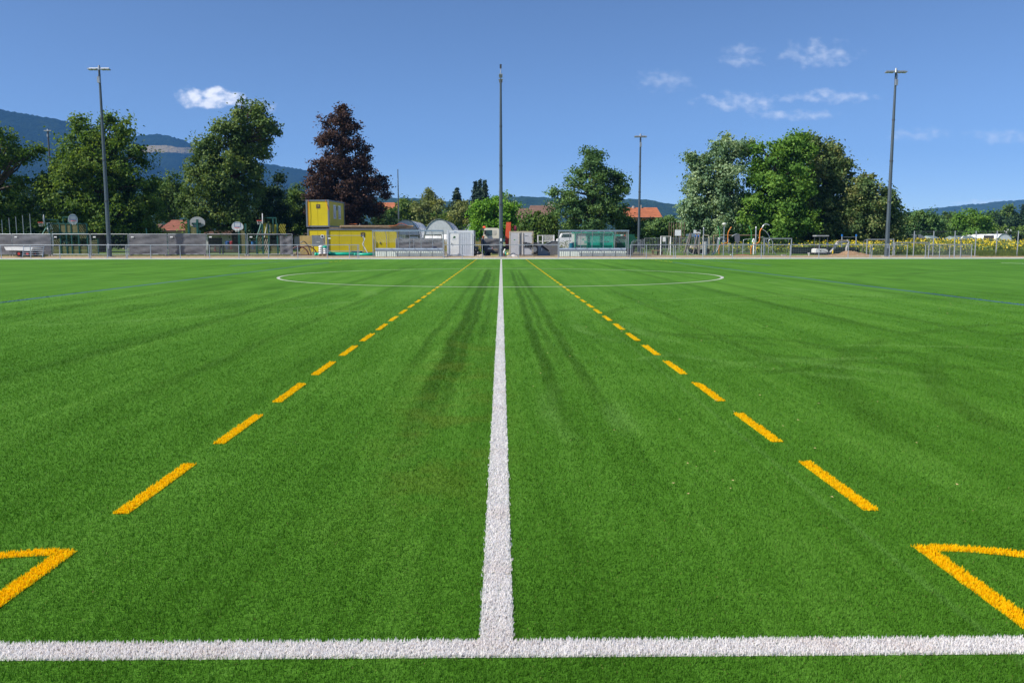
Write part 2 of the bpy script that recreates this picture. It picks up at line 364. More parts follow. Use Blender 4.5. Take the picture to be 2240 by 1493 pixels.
def add_marking(name, mb, mask, mat, label=None):
    o = mk(name, mb, mat, pitch)
    if mask is not None and mask.any():
        global used
        sel = mask & ~used; used |= mask
        V0 = blades(BP[sel], BW[sel]*1.9, .004, .010, .017, .22); V1 = blades(BP[sel]+rng.normal(0, .0015, (sel.sum(), 2)), BW[sel]*1.9, .004, .010, .017, .22)
        f = mk_np('fibres', np.vstack([V0, V1]), 3, mat, o); f['kind'] = 'stuff'
    return o
bx_, by_ = BP[:, 0]+rng.normal(0, .0035, len(BP)), BP[:, 1]+rng.normal(0, .0035, len(BP))
def rect(name, x0, x1, y0, y1, mat):
    return add_marking(name, strip_mesh([(x0, y0), (x1, y0), (x1, y1), (x0, y1)]), (bx_ > x0) & (bx_ < x1) & (by_ > y0) & (by_ < y1), mat)
def arc(name, cx, cy, r, hw, a0, a1, mat, n=48, blades_on=True):
    g = [[(cx+rr*math.cos(a0+(a1-a0)*i/n), cy+rr*math.sin(a0+(a1-a0)*i/n), .0045) for i in range(n+1)] for rr in (r-hw, r+hw)]
    rr = np.hypot(bx_-cx, by_-cy); th = np.mod(np.arctan2(by_-cy, bx_-cx)-min(a0, a1), 2*np.pi)
    return add_marking(name, MB().sheet(g), ((np.abs(rr-r) < hw) & (th < abs(a1-a0))) if blades_on else None, mat)
LW = 0.06
rect('touchline', -HALF, HALF, Y0-LW, Y0+LW, M_WHT); rect('touchline', -HALF, HALF, YF-LW, YF+LW, M_WHT)
rect('halfway_line', -LW, LW, Y0+LW+.001, YF-LW-.001, M_WHT)
arc('centre_circle', 0, YC, 9.15, LW, 0, 2*math.pi, M_WHT, 128)
for sx in (-1, 1):
    rect('goal_line', sx*HALF-LW, sx*HALF+LW, Y0+LW, YF-LW, M_WHT)
    xa, xb = sorted((sx*33.5, sx*(HALF-LW)))
    rect('penalty_line', sx*33.5-LW, sx*33.5+LW, YC-20.16, YC+20.16, M_WHT)
    for s in (-1, 1): rect('penalty_side_line', xa, xb, YC+s*20.16-LW, YC+s*20.16+LW, M_WHT)
    # junior pitch: solid corner stub, corner arc, then metre dashes
    X = sx*2.0; hw = .042
    rect('yellow_corner_line', X-hw, X+hw, Y0+LW+.002, 3.79, M_YEL)
    a0, a1 = (math.pi/2+.045, math.pi) if sx < 0 else (0, math.pi/2-.045)
    arc('yellow_corner_arc', X, Y0, .955, .038, a0, a1, M_YEL, 20)
    for i in range(41):
        y = 4.32+1.5458*i
        if y+1 < YF-1: rect('yellow_dash', X-hw, X+hw, y, y+1.0, M_YEL)
    rect('yellow_corner_line', X-hw, X+hw, YF-.99, YF-LW-.002, M_YEL)
    rect('blue_line', sx*11.85-.045, sx*11.85+.045, Y0+LW, 58.0, M_BLU)
    rect('blue_line', sx*16.1-.045, sx*16.1+.045, 50.0, YF-LW, M_BLU)
    for i in range(5): rect('yellow_dash', sx*12.05-hw, sx*12.05+hw, 59.0+1.9*i, 60.1+1.9*i, M_YEL)
sel = ~used
fib = mk_np('turf_fibres', blades(BP[sel], BW[sel], 0.0), 3, M_FIB); tag(fib, 'short green artificial grass fibres standing on the pitch', 'artificial grass', kind='stuff')
# crumbs and bits of leaf lying on the pitch
n = 150; yv = 4.5+rng.random(n)**1.3*20; xv = rng.uniform(-1, 1, n)*(0.62*yv)
xv[:170] = np.abs(xv[:170])
V = []
for x, y in zip(xv, yv):
    s = random.uniform(.003, .008)*(1+.09*y)*(1.6 if random.random() < .12 else 1); a = random.uniform(0, 6.28); z = .02
    q = [(math.cos(a+k)*s*(1 if i % 2 else .6), math.sin(a+k)*s*(1 if i % 2 else .6)) for i, k in enumerate((0, 1.5, 3.1, 4.6))]
    V += [(x+p_[0], y+p_[1], z+random.uniform(0, .006)) for p_ in q]
deb = mk_np('leaf_crumbs', np.array(V), 4, paint('dry_leaf', (0.46, 0.36, 0.16), .8, var=.5, scale=9)); tag(deb, 'tiny dry leaf crumbs scattered over the pitch', 'leaf crumbs', kind='stuff')

# ---- hills
def hill_mat(name, a, b2, c2, meadow=None):
    m, t, b = material(name); p = pos(t)
    n = t.math('ADD', t.math('MULTIPLY', t.noise(p, .012, 6.0, .65), .6), t.math('MULTIPLY', t.noise(p, .08, 3.0, .6), .4))
    c = t.ramp(n, [(0.36, a), (0.52, b2), (0.66, c2)])
    if meadow:
        (mx_, mz_, rx_, rz_) = meadow; x, y, z = t.sep(p)
        e = t.math('ADD', t.math('POWER', t.math('DIVIDE', t.math('SUBTRACT', x, mx_), rx_), 2.0), t.math('POWER', t.math('DIVIDE', t.math('SUBTRACT', z, mz_), rz_), 2.0))
        e = t.math('ADD', e, t.math('MULTIPLY', t.math('SUBTRACT', t.noise(p, .02, 4.0, .7), .5), 3.0))
        c = t.mix(t.smooth(e, 1.1, .6), c, (0.30, 0.24, 0.13, 1))
    t.put(b.inputs['Base Color'], c); b.inputs['Roughness'].default_value = 1.0; b.inputs['Specular IOR Level'].default_value = 0
    bp = t.node('ShaderNodeBump'); bp.inputs['Strength'].default_value = 1.0; bp.inputs['Distance'].default_value = 14.0; t.put(bp.inputs['Height'], t.noise(p, .06, 4.0, .7)); t.put(b.inputs['Normal'], bp.outputs[0]); return m
def hill(name, crest, Y, front, mat, nx=220, ny=26, rough=1.0):
    pxs = np.linspace(crest[0][0], crest[-1][0], nx); pys = np.interp(pxs, [q[0] for q in crest], [q[1] for q in crest])
    X = np.array([at(a, b, Y).x for a, b in zip(pxs, pys)]); Z = np.array([at(a, b, Y).z for a, b in zip(pxs, pys)])
    k = np.convolve(np.r_[Z[:4][::-1], Z, Z[-4:][::-1]], np.ones(9)/9, 'valid'); Z = k
    ph = rng.uniform(0, 6.28, 12); fr = rng.uniform(.002, .02, 12)
    rows_ = []
    for j in range(ny+7):
        if j <= ny: s = j/ny; y = Y-front*(1-s); e = s**1.25
        else: s = (j-ny)/6; y = Y+front*.5*s; e = 1-s
        rows_.append([(x*(0.97+.03*min(1, e)), y+ 60*math.sin(x*.004+ph[0])*(1-abs(2*e-1)), max(-.2, z*e*(1+.10*rough*(1-e)*sum(math.sin(x*fr[q]+y*.006+ph[q]) for q in range(5))/2.2) + rough*random.uniform(-1, 1)*Y*.0007*min(1, e*3))) for x, z in zip(X, Z)])
    o = mk(name, MB().sheet(rows_), mat, None, True); struct(o); return o
hill('mountain', [(-500, 215), (-200, 212), (-60, 226), (0, 240), (70, 251), (150, 266), (220, 292), (300, 330), (380, 385), (470, 450), (560, 515)], 3300, 1500, hill_mat('forest_slope', (.008, .018, .011), (.014, .028, .016), (.028, .046, .022)))
mm_ = at(368, 322, 3900)
hill('mountain', [(60, 330), (200, 310), (300, 297), (345, 292), (385, 301), (415, 312), (450, 335), (500, 352), (565, 356), (610, 362), (665, 371), (720, 392), (790, 420), (850, 438), (930, 470), (1000, 515)], 4000, 1200, hill_mat('forest_slope_meadow', (.008, .018, .011), (.014, .028, .016), (.028, .046, .022), (mm_.x, mm_.z-14, 115, 20)))
hill('hill', [(-300, 425), (0, 408), (120, 412), (250, 420), (400, 415), (520, 425), (660, 440), (760, 480), (830, 530)], 1900, 700, hill_mat('near_forest', (.016, .034, .012), (.032, .06, .02), (.055, .085, .03)))
hill('hill', [(500, 530), (560, 470), (700, 440), (800, 431), (860, 432), (930, 434), (985, 442), (1040, 436), (1110, 430), (1160, 429), (1210, 433), (1300, 440), (1340, 437), (1390, 433), (1440, 441), (1480, 449), (1600, 458), (1800, 470), (1990, 490), (2060, 530)], 3000, 900, hill_mat('wooded_hill', (.016, .036, .014), (.03, .058, .022), (.05, .08, .03)))
hill('mountain', [(1850, 500), (1930, 478), (1985, 464), (2040, 455), (2100, 449), (2160, 444), (2200, 439), (2260, 437), (2400, 428), (2700, 420), (3000, 440)], 4700, 1000, hill_mat('far_ridge', (.02, .04, .018), (.034, .06, .026), (.06, .075, .04)))

# ---- the air
hz = mk('haze', MB().box(-4500, 4500, -800, 5900, -1.3, 640), None); tag(hz, 'pale blue summer haze', 'haze', kind='stuff')
m = bpy.data.materials.new('summer_air'); m.use_nodes = True; t = NT(m.node_tree); t.n.remove(t.n['Principled BSDF'])
pv = t.node('ShaderNodeVolumePrincipled'); pv.inputs['Color'].default_value = (.15, .44, 1.0, 1); pv.inputs['Density'].default_value = 1.0e-4; pv.inputs['Anisotropy'].default_value = 0.0
t.l.new(pv.outputs[0], t.n['Material Output'].inputs['Volume']); hz.data.materials.append(m)
# ================================================================== TREES
M_BARK = paint('tree_bark', (0.085, 0.068, 0.05), .95, var=.4, scale=2.5, bump=.4)
M_LIND = leaf_mat('linden_leaves', (.036, .080, .018), (.085, .158, .032), (.165, .245, .050))
M_PLANE = leaf_mat('plane_leaves', (.038, .076, .024), (.085, .148, .042), (.17, .235, .065), .28)
M_BEECH = leaf_mat('copper_beech_leaves', (.028, .018, .018), (.060, .037, .033), (.115, .070, .056), .22)
M_DARK = leaf_mat('yew_foliage', (0.016, 0.037, 0.016), (0.028, 0.062, 0.025), (0.054, 0.096, 0.034), .15)
M_SILV = leaf_mat('silver_maple_leaves', (0.070, 0.136, 0.062), (0.147, 0.240, 0.124), (0.310, 0.419, 0.264), .3)
M_MAPLE = leaf_mat('maple_leaves', (.050, .12, .022), (.11, .23, .040), (.19, .33, .068), .42)
M_SYC = leaf_mat('sycamore_leaves', (.052, .098, .034), (.11, .175, .058), (.24, .26, .11), .3)
M_ASP = leaf_mat('aspen_leaves', (0.039, 0.090, 0.034), (0.081, 0.163, 0.054), (0.155, 0.256, 0.085), .3)
M_WALN = leaf_mat('walnut_leaves', (0.062, 0.155, 0.019), (0.132, 0.287, 0.034), (0.217, 0.403, 0.062), .4)
M_BUSH = leaf_mat('hedge_leaves', (0.037, 0.081, 0.019), (0.078, 0.147, 0.031), (0.147, 0.217, 0.050), .3)
M_OLIVE = leaf_mat('willow_leaves', (0.085, 0.121, 0.037), (0.155, 0.194, 0.065), (0.248, 0.279, 0.109), .3)
M_CONIF = leaf_mat('spruce_needles', (0.016, 0.034, 0.025), (0.028, 0.056, 0.039), (0.053, 0.085, 0.056), .1)
def leaves(cent, rad, outw, size, spread_up=.35):
    """cent (k,3) clump centres, rad (k,) clump radii, outw (k,3); returns rhombic leaves"""
    n = len(cent)
    p = cent + rng.normal(0, .5, (n, 3))*rad[:, None]*np.array([1, 1, .75])
    nr = outw*.75 + rng.normal(0, .6, (n, 3)) + np.array([0, 0, spread_up]); nr /= np.linalg.norm(nr, axis=1)[:, None]
    tdir = rng.normal(0, 1, (n, 3)); tdir -= nr*(tdir*nr).sum(1)[:, None]; tdir /= np.linalg.norm(tdir, axis=1)[:, None]
    bd = np.cross(nr, tdir); L = (size*rng.uniform(.6, 1.35, n))[:, None]
    fold = nr*L*.16
    return np.stack([p-tdir*L*.5, p+bd*L*.36+fold, p+tdir*L*.5, p-bd*L*.36+fold], 1).reshape(-1, 3)
def crown_points(lobes, n_leaves, clump):
    """lobes: (x,y,z,r) array; clumps sit mostly near each lobe's skin, so gaps stay between them"""
    lobes = np.array(lobes); wgt = lobes[:, 3]**2; wgt = wgt/wgt.sum()
    per = 64; nc = max(8, int(n_leaves/per)); idx = rng.choice(len(lobes), nc, p=wgt)
    d = rng.normal(0, 1, (nc, 3)); d /= np.linalg.norm(d, axis=1)[:, None]
    rr = lobes[idx, 3]*(rng.random(nc)**.45)*rng.uniform(.84, 1.24, nc)
    cc = lobes[idx, :3] + d*rr[:, None]*np.array([1, 1, .92]); cr = clump*1.18*rng.uniform(.45, 1.3, nc)
    q = (np.sin(cc[:, 0]*2.1+1.3*np.sin(cc[:, 2]*1.1))+np.sin(cc[:, 2]*2.5+1.1*np.sin(cc[:, 0]*.9+cc[:, 1]))+np.sin(cc[:, 1]*1.9+.7*cc[:, 2]))*clump/.75
    keep = (q > -.75) | (rng.random(nc) < .12); cc, cr, d = cc[keep], cr[keep], d[keep]; nc = len(cc)
    k = rng.integers(per//2, per*3//2, nc); j = np.repeat(np.arange(nc), k)
    return cc[j], cr[j], d[j]
def limb(mb, a, b, ra, rb, sag=.0, n=5):
    a, b = Vector(a), Vector(b); L = (b-a).length; pts = []
    for i in range(n+1):
        s = i/n; q = a.lerp(b, s) + Vector((random.uniform(-1, 1), random.uniform(-1, 1), random.uniform(-.3, .6)))*L*.05*math.sin(math.pi*s); q.z += sag*math.sin(math.pi*s)*L; pts.append(q)
    mb.tube(pts, [ra+(rb-ra)*i/n for i in range(n+1)], 6)
def tree(name, label, Y, base_px, lobes_px, mat, n, size=.34, clump=.8, trunk_r=.3, group=None, trunk_top=.55, deep=.8, low=None):
    """lobes_px: (px, py, r_px) seen in the photograph, given depth as balls round the trunk's distance"""
    g = gp(base_px, Y); root = thing(name, g, label, 'tree', group); k = mpp(Y); L = []
    for (px, py, r) in lobes_px:
        q = at(px, py, Y); R_ = r*k*.97; off = random.uniform(-.25, .25)*R_
        L.append((q.x-g.x, off, q.z-g.z, R_))
        for s in (-1, 1): L.append((q.x-g.x+random.uniform(-.3, .3)*R_, s*R_*deep*random.uniform(.7, 1.1), q.z-g.z-R_*random.uniform(0, .3), R_*random.uniform(.6, .8)))
    cc, cr, d = crown_points(L, n, clump); V = leaves(cc, cr, d, size); zmin = .35 if low is None else low
    V = V.reshape(-1, 4, 3); V = V[V[:, :, 2].min(1) > zmin].reshape(-1, 3)
    mk_np('crown', V, 4, mat, root)
    top = max(l[2] for l in L); tb = MB(); tt = Vector((sum(l[0]*l[3] for l in L)/sum(l[3] for l in L)*.7, 0, top*trunk_top))
    limb(tb, (0, 0, -.15), tt, trunk_r, trunk_r*.45, 0, 7)
    for l in L[::1]:
        s = min(1.0, max(.22, (l[2]-l[3])/max(.1, tt.z))); limb(tb, Vector((0, 0, 0)).lerp(tt, min(.98, s)), (l[0], l[1], l[2]), trunk_r*.34, .03, .04)
    mk('trunk', tb, M_BARK, root, True); return root
GT = None
# left to right in the photograph
tree('broadleaf_tree', 'dark broadleaf tree reaching a bare limb toward the lattice sports wall', 100, -10, [(-30, 330, 70), (0, 420, 62), (30, 350, 34), (10, 300, 30), (55, 335, 22), (78, 328, 12), (-40, 470, 60), (20, 480, 40), (-90, 400, 80), (52, 400, 20), (48, 455, 26)], M_LIND, 26000, trunk_r=.5)
tree('linden_tree', 'broad rounded linden tree with dark trunk behind a floodlight mast', 101, 220, [(205, 300, 46), (255, 310, 44), (165, 335, 40), (300, 345, 34), (140, 380, 42), (210, 370, 60), (270, 390, 56), (315, 400, 26), (120, 430, 46), (180, 440, 60), (250, 455, 60), (310, 450, 42), (95, 475, 34), (160, 490, 40), (225, 485, 30), (290, 495, 38), (330, 480, 22), (190, 270, 24), (268, 272, 22), (110, 395, 26), (240, 262, 14), (335, 500, 14)], M_LIND, 60000, trunk_r=.55, trunk_top=.6)
tree('plane_tree', 'tallest leafy plane tree with lopsided crown and an overhanging side branch', 112, 520, [(545, 252, 32), (585, 268, 24), (500, 285, 34), (545, 300, 44), (595, 300, 18), (578, 332, 12), (460, 300, 20), (450, 330, 34), (490, 350, 50), (535, 345, 36), (425, 375, 30), (460, 400, 52), (515, 410, 48), (420, 440, 28), (455, 460, 44), (500, 470, 44), (430, 490, 24), (545, 430, 30), (590, 290, 22), (558, 233, 18), (530, 228, 16), (552, 372, 18), (610, 275, 8)], M_PLANE, 62000, trunk_r=.5, trunk_top=.72)
tree('yew_tree', 'dark green yew leaning out behind the plane tree', 120, 590, [(575, 410, 26), (610, 415, 22), (590, 450, 42), (550, 475, 40), (610, 480, 28), (625, 455, 16), (562, 385, 8), (612, 388, 9), (600, 500, 26), (560, 500, 30)], M_DARK, 26000, .3, .7, .3)
tree('copper_beech', 'tall purple leaved copper beech behind the yellow site cabin', 124, 752, [(745, 262, 26), (718, 268, 20), (768, 275, 20), (735, 305, 34), (780, 315, 26), (705, 310, 16), (745, 350, 44), (795, 360, 30), (697, 365, 24), (815, 400, 26), (770, 400, 46), (715, 405, 42), (690, 430, 26), (745, 450, 50), (800, 440, 36), (835, 400, 16), (842, 425, 12), (720, 480, 40), (780, 485, 36), (682, 395, 12), (752, 242, 12), (820, 460, 20), (690, 470, 24)], M_BEECH, 66000, .32, .7, .5, trunk_top=.8)
tree('broadleaf_tree', 'lighter green tree squeezed between the yew and the copper beech', 128, 640, [(650, 425, 20), (630, 450, 24), (660, 460, 28), (640, 490, 30), (615, 480, 18), (672, 490, 20)], M_BUSH, 14000, .34, .8, .25)
tree('broadleaf_tree', 'shaded tree filling the gap between linden and plane tree', 150, 372, [(365, 415, 34), (390, 400, 22), (350, 440, 30), (385, 450, 30), (365, 470, 24), (400, 430, 22), (340, 400, 14)], M_BUSH, 14000, .42, 1.0, .3)
tree('broadleaf_tree', 'dark tree under the mountain behind the broad linden', 150, 60, [(60, 440, 36), (90, 420, 26), (30, 450, 34), (110, 460, 30), (70, 480, 36), (20, 485, 34)], M_DARK, 14000, .42, 1.0, .3)
# village side, centre
tree('broadleaf_tree', 'rounded hedge tree behind the thin bare mast', 190, 880, [(860, 465, 26), (880, 450, 24), (905, 458, 26), (845, 480, 24), (890, 482, 26)], M_BUSH, 9000, .5, 1.1, .25)
tree('birch_tree', 'thin topped weeping birch above the arched polytunnels', 185, 940, [(940, 425, 16), (932, 440, 14), (950, 440, 16), (938, 455, 14)], M_OLIVE, 2600, .42, .9, .2, trunk_top=.9)
tree('broadleaf_tree', 'olive green tree round the foot of the thin birch', 182, 925, [(915, 455, 20), (935, 465, 24), (955, 462, 22), (920, 482, 24), (960, 485, 24)], M_OLIVE, 8000, .48, 1.0, .25)
tree('broadleaf_tree', 'low green tree above the middle polytunnel', 170, 985, [(965, 480, 18), (985, 475, 16), (1000, 485, 18), (975, 492, 14)], M_BUSH, 5000, .45, .9, .2)
tree('broadleaf_tree', 'yellow green bushy tree in front of the three spruces', 165, 1015, [(1010, 455, 22), (1030, 462, 20), (1000, 475, 18), (1020, 485, 22), (1045, 480, 18)], M_OLIVE, 7000, .42, .9, .22)
tree('walnut_tree', 'bright green walnut tree growing behind the truck cab', 118, 1085, [(1085, 445, 28), (1055, 455, 22), (1112, 455, 20), (1070, 480, 30), (1105, 485, 28), (1045, 490, 20), (1125, 480, 14), (1085, 500, 26), (1035, 478, 14), (1050, 505, 18)], M_WALN, 17000, .36, .85, .28)
tree('broadleaf_tree', 'grey green dome of a tree behind the walnut', 200, 1112, [(1112, 440, 16), (1104, 455, 18), (1122, 455, 14), (1112, 470, 18)], M_SILV, 3500, .5, 1.0, .25)
def conifer(name, label, Y, px, top_py, bot_py, half_px, n, size=.5, group=None, flat=1.0):
    g = gp(px, Y); root = thing(name, g, label, 'tree', group); k = mpp(Y); zt = at(px, top_py, Y).z-g.z; zb = max(.6, at(px, bot_py, Y).z-g.z); L = []
    lev = 13; cc, cr, dd = [], [], []
    for i in range(lev):
        s = i/(lev-1); z = zt+(zb-zt)*s; rr = (half_px*k)*(s*.95+.04)*random.uniform(.8, 1.15); nb = 3+int(s*9)
        for q in range(nb):
            a = 6.283*q/nb+random.random()
            for u in np.linspace(.15, 1, 4): cc.append((math.cos(a)*rr*u, math.sin(a)*rr*u, z-rr*u*.28*flat+random.uniform(-.2, .2))); cr.append(.42+.25*s); dd.append((math.cos(a)*.6, math.sin(a)*.6, .6))
    rep = max(1, n//len(cc)); cc = np.repeat(np.array(cc), rep, 0); cr = np.repeat(np.array(cr), rep); dd = np.repeat(np.array(dd), rep, 0)
    mk_np('crown', leaves(cc, cr, dd, size), 4, M_CONIF, root)
    mk('trunk', MB().tube([(0, 0, -.1), (0, 0, zt*.5), (0, 0, zt*.97)], [.28, .18, .03], 7), M_BARK, root, True); return root
conifer('spruce_tree', 'narrow dark spruce, tallest and middle one of three behind the walnut', 210, 1050, 397, 470, 17, 3600)
conifer('spruce_tree', 'dark spruce of the three that stands beside the pine', 212, 1041, 400, 470, 15, 3000)
conifer('spruce_tree', 'dark spruce of the three that touches the walnut crown', 208, 1061, 398, 470, 16, 3000)
conifer('pine_tree', 'dark spreading pine between the birch and the three spruces', 200, 1000, 415, 478, 26, 3600, .55, None, .2)
tree('aspen_tree', 'loose airy aspen with ragged top behind the dugout by the green skip', 112, 1290, [(1296, 352, 22), (1285, 380, 30), (1318, 385, 26), (1345, 385, 20), (1250, 400, 26), (1300, 420, 42), (1350, 415, 26), (1240, 435, 28), (1270, 455, 42), (1330, 455, 40), (1225, 470, 26), (1290, 485, 44), (1350, 480, 26), (1368, 395, 9), (1212, 420, 8), (1232, 405, 10), (1312, 340, 10), (1286, 336, 10), (1372, 455, 8), (1215, 445, 14)], M_ASP, 36000, .3, .72, .3, trunk_top=.85)
tree('broadleaf_tree', 'low dark bush tree with rusty leaves behind the grey storage container', 108, 1175, [(1165, 480, 20), (1190, 485, 22), (1150, 495, 16), (1178, 505, 22), (1205, 498, 18), (1212, 480, 14)], M_BUSH, 8000, .32, .7, .18)
tree('broadleaf_tree', 'dark bush tree at the foot of the airy aspen', 116, 1385, [(1366, 486, 14), (1388, 498, 16), (1370, 505, 18)], M_BUSH, 5500, .34, .7, .18)
tree('broadleaf_tree', 'round apple tree in front of the orange roofed house', 112, 1440, [(1425, 495, 18), (1450, 486, 20), (1470, 488, 18), (1418, 508, 16), (1450, 506, 20)], M_ASP, 9500, .33, .75, .2)
tree('silver_maple', 'pale grey green silver maple shading the playground swing', 104, 1612, [(1588, 322, 24), (1612, 330, 24), (1562, 345, 26), (1530, 360, 20), (1600, 370, 40), (1550, 390, 36), (1515, 400, 22), (1500, 420, 14), (1580, 425, 44), (1530, 440, 36), (1500, 460, 22), (1620, 440, 30), (1560, 475, 44), (1515, 490, 26), (1600, 490, 40), (1635, 330, 18), (1645, 308, 9), (1590, 302, 9), (1510, 345, 8), (1545, 505, 22), (1590, 515, 26), (1520, 515, 16)], M_SILV, 52000, .32, .72, .4, trunk_top=.75)
tree('maple_tree', 'fresh green maple in the middle of the big tree group', 102, 1690, [(1735, 318, 26), (1705, 325, 24), (1760, 325, 20), (1680, 355, 34), (1730, 365, 40), (1655, 385, 28), (1690, 410, 44), (1745, 415, 40), (1650, 440, 34), (1700, 460, 46), (1640, 480, 30), (1690, 500, 40), (1745, 480, 40), (1660, 320, 14), (1752, 298, 10), (1728, 298, 10), (1630, 500, 22), (1720, 520, 26), (1650, 520, 26), (1690, 530, 22)], M_MAPLE, 56000, .33, .75, .42, trunk_top=.75)
tree('sycamore_tree', 'rounded sycamore with brownish keys beside the green maple', 106, 1800, [(1785, 322, 28), (1820, 330, 28), (1845, 360, 26), (1800, 365, 44), (1770, 390, 40), (1840, 400, 34), (1800, 430, 48), (1760, 450, 40), (1845, 450, 36), (1800, 480, 46), (1850, 490, 34), (1770, 500, 36), (1862, 380, 12), (1768, 302, 12), (1815, 510, 30), (1780, 525, 26), (1850, 525, 26), (1815, 532, 20)], M_SYC, 56000, .33, .75, .42, trunk_top=.75)
tree('broadleaf_tree', 'dark rounded tree beside the tall mast at the end of the tree group', 103, 1885, [(1895, 400, 22), (1870, 420, 28), (1915, 425, 26), (1890, 450, 40), (1930, 450, 26), (1855, 460, 30), (1900, 485, 42), (1945, 475, 22), (1865, 505, 34), (1930, 505, 28), (1898, 382, 8), (1955, 490, 18), (1948, 445, 20), (1935, 425, 16), (1958, 512, 16), (1880, 528, 24), (1920, 528, 22), (1950, 520, 16)], M_SYC, 42000, .32, .75, .36, trunk_top=.7)
tree('broadleaf_tree', 'round green tree behind the small goal near the sunflowers', 150, 2015, [(2015, 480, 24), (1990, 488, 20), (2038, 485, 22), (2000, 505, 22), (2035, 505, 22), (2055, 495, 12), (1978, 505, 14)], M_ASP, 10000, .42, .9, .25)
tree('broadleaf_tree', 'round green tree rising over the middle of the sunflower field', 152, 2120, [(2118, 475, 20), (2095, 485, 20), (2140, 482, 18), (2110, 500, 22), (2140, 502, 20), (2155, 498, 10), (2080, 498, 12)], M_MAPLE, 10000, .42, .9, .25)
GW = 'trees along the far wood edge'
for i, (px, Y, lb) in enumerate(((1960, 190, 'dark tree in the far wood edge, next to the big tree group'), (2070, 320, 'small far tree showing between the two round field trees'), (2175, 300, 'dark wood edge tree above the pale stubble slope'), (2205, 310, 'taller rounded wood edge tree over the white field tunnels'), (2240, 290, 'wood edge tree beside the far dark spruce'), (2290, 300, 'wood edge tree beyond the last fence post'))):
    tree('broadleaf_tree', lb, Y, px, [(px-14, 482-(i == 3)*12, 16), (px+12, 480-(i == 3)*10, 16), (px, 472-(i == 3)*14, 14), (px-4, 492, 20), (px+18, 494, 16)], M_BUSH if i % 2 else M_DARK, 4500, .75, 1.5, .25, GW, low=.6)
conifer('spruce_tree', 'small dark spruce standing above the far wood edge', 300, 2232, 449, 500, 9, 1500, .7)
# hedges and bushes that close the gaps low down
def hedge(label, Y, x0, x1, y0, y1, mat, n, size=.45, clump=.8):
    g = gp((x0+x1)/2, Y); k = mpp(Y); root = thing('hedge', g, label, 'hedge'); L = []
    nn = max(3, int((x1-x0)/14))
    for i in range(nn):
        px = x0+(x1-x0)*(i+.5)/nn; top = y0+random.uniform(-5, 7)
        for py in np.linspace(top+9, y1, max(2, int((y1-top)/13))):
            q = at(px, py, Y); L.append((q.x-g.x, random.uniform(-.6, .6), q.z-g.z, k*random.uniform(11, 15)))
    cc, cr, d = crown_points(L, n, clump); V = leaves(cc, cr, d, size).reshape(-1, 4, 3); V = V[V[:, :, 2].min(1) > .02].reshape(-1, 3)
    mk_np('foliage', V, 4, mat, root); tb = MB()
    for i in range(nn): px = x0+(x1-x0)*(i+.5)/nn; q = at(px, y0+18, Y); tb.tube([(q.x-g.x, 0, -.1), (q.x-g.x+.1, 0, max(.5, (q.z-g.z)))], [.1, .03], 5)
    mk('stem', tb, M_BARK, root)
hedge('tall mixed hedge behind the arched polytunnels', 195, 830, 1035, 472, 515, M_BUSH, 15000, .55, 1.0)
hedge('green hedge behind the grey storage container and the white railing', 135, 1120, 1260, 492, 525, M_BUSH, 9000, .42, .8)
hedge('dark hedge behind the walls of the sports court', 135, 20, 350, 488, 530, M_DARK, 14000, .45, .9)
hedge('dark undergrowth beneath the plane tree and copper beech', 140, 440, 860, 478, 530, M_DARK, 20000, .48, .9)
hedge('shady hedge behind the playground fence', 128, 1380, 1560, 500, 530, M_BUSH, 8000, .42, .8)
hedge('dark undergrowth below the big tree group behind the excavator', 118, 1590, 1985, 508, 540, M_DARK, 16000, .4, .8)
hedge('hedge running behind the sunflower field', 175, 1960, 2250, 498, 525, M_BUSH, 11000, .5, .9)
# ================================================================== THINGS
M_GALV = paint('galvanised_steel', (.35, .38, .41), .45, .55, .12, 2.0)
M_MAST = paint('grey_mast_paint', (.085, .11, .13), .45, .3, .12, .6)
M_DGREY = paint('dark_grey_metal', (.07, .075, .085), .5, .2)
M_WHITE = paint('white_paint', (.78, .78, .76), .5, dirt=.15)
M_NET = paint('grey_privacy_netting', (.155, .155, .165), .9, var=.18, scale=1.2)
M_GREENP = paint('dark_green_powder_coat', (.012, .085, .070), .45, .1)
M_TEAL = paint('teal_green_paint', (.010, .30, .205), .5, var=.15, scale=1.0, dirt=.12)
M_PIPE = paint('green_plastic_pipe', (.008, .42, .26), .35, var=.1)
M_YELLOW = paint('yellow_cabin_paint', (.64, .51, .004), .5, var=.06, scale=.8)
M_FRAME = paint('cabin_frame_grey', (.17, .195, .225), .5, .2, .1)
M_WOOD = paint('weathered_timber', (.30, .215, .13), .85, var=.3, scale=5)
M_OLIVEW = paint('olive_recycled_plank', (.155, .145, .062), .8, var=.25, scale=4)
M_BLACK = paint('black_rubber', (.018, .018, .02), .7)
M_RED = paint('red_paint', (.50, .035, .025), .5)
M_ORANGE = paint('orange_red_crane_paint', (.82, .12, .045), .45)
M_RUSTO = paint('orange_play_tube', (.62, .20, .025), .45, .1, .2)
M_STEEL = paint('brushed_tube_steel', (.52, .54, .55), .35, .6)
M_BLUEP = paint('light_blue_grey_paint', (.30, .40, .52), .5)
M_CLEAR = glass_mat('clear_polycarbonate', (.85, .92, .92), .11, .12)
M_GLASS = glass_mat('dark_window_glass', (.03, .08, .08), .88, .05)
M_MESHW = paint('mesh_wire', (.20, .22, .24), .5, .4)
M_CONC = paint('rough_concrete', (.38, .365, .34), .9, var=.2)
M_BLUETOP = paint('blue_cap_paint', (.01, .14, .48), .45)
def LP(root, Y): return lambda px, py, d=0.0: at(px, py, Y+d) - root.location
def tubes(mb, *paths, r=.03, n=6):
    for p_ in paths: mb.tube(p_, r, n)
    return mb
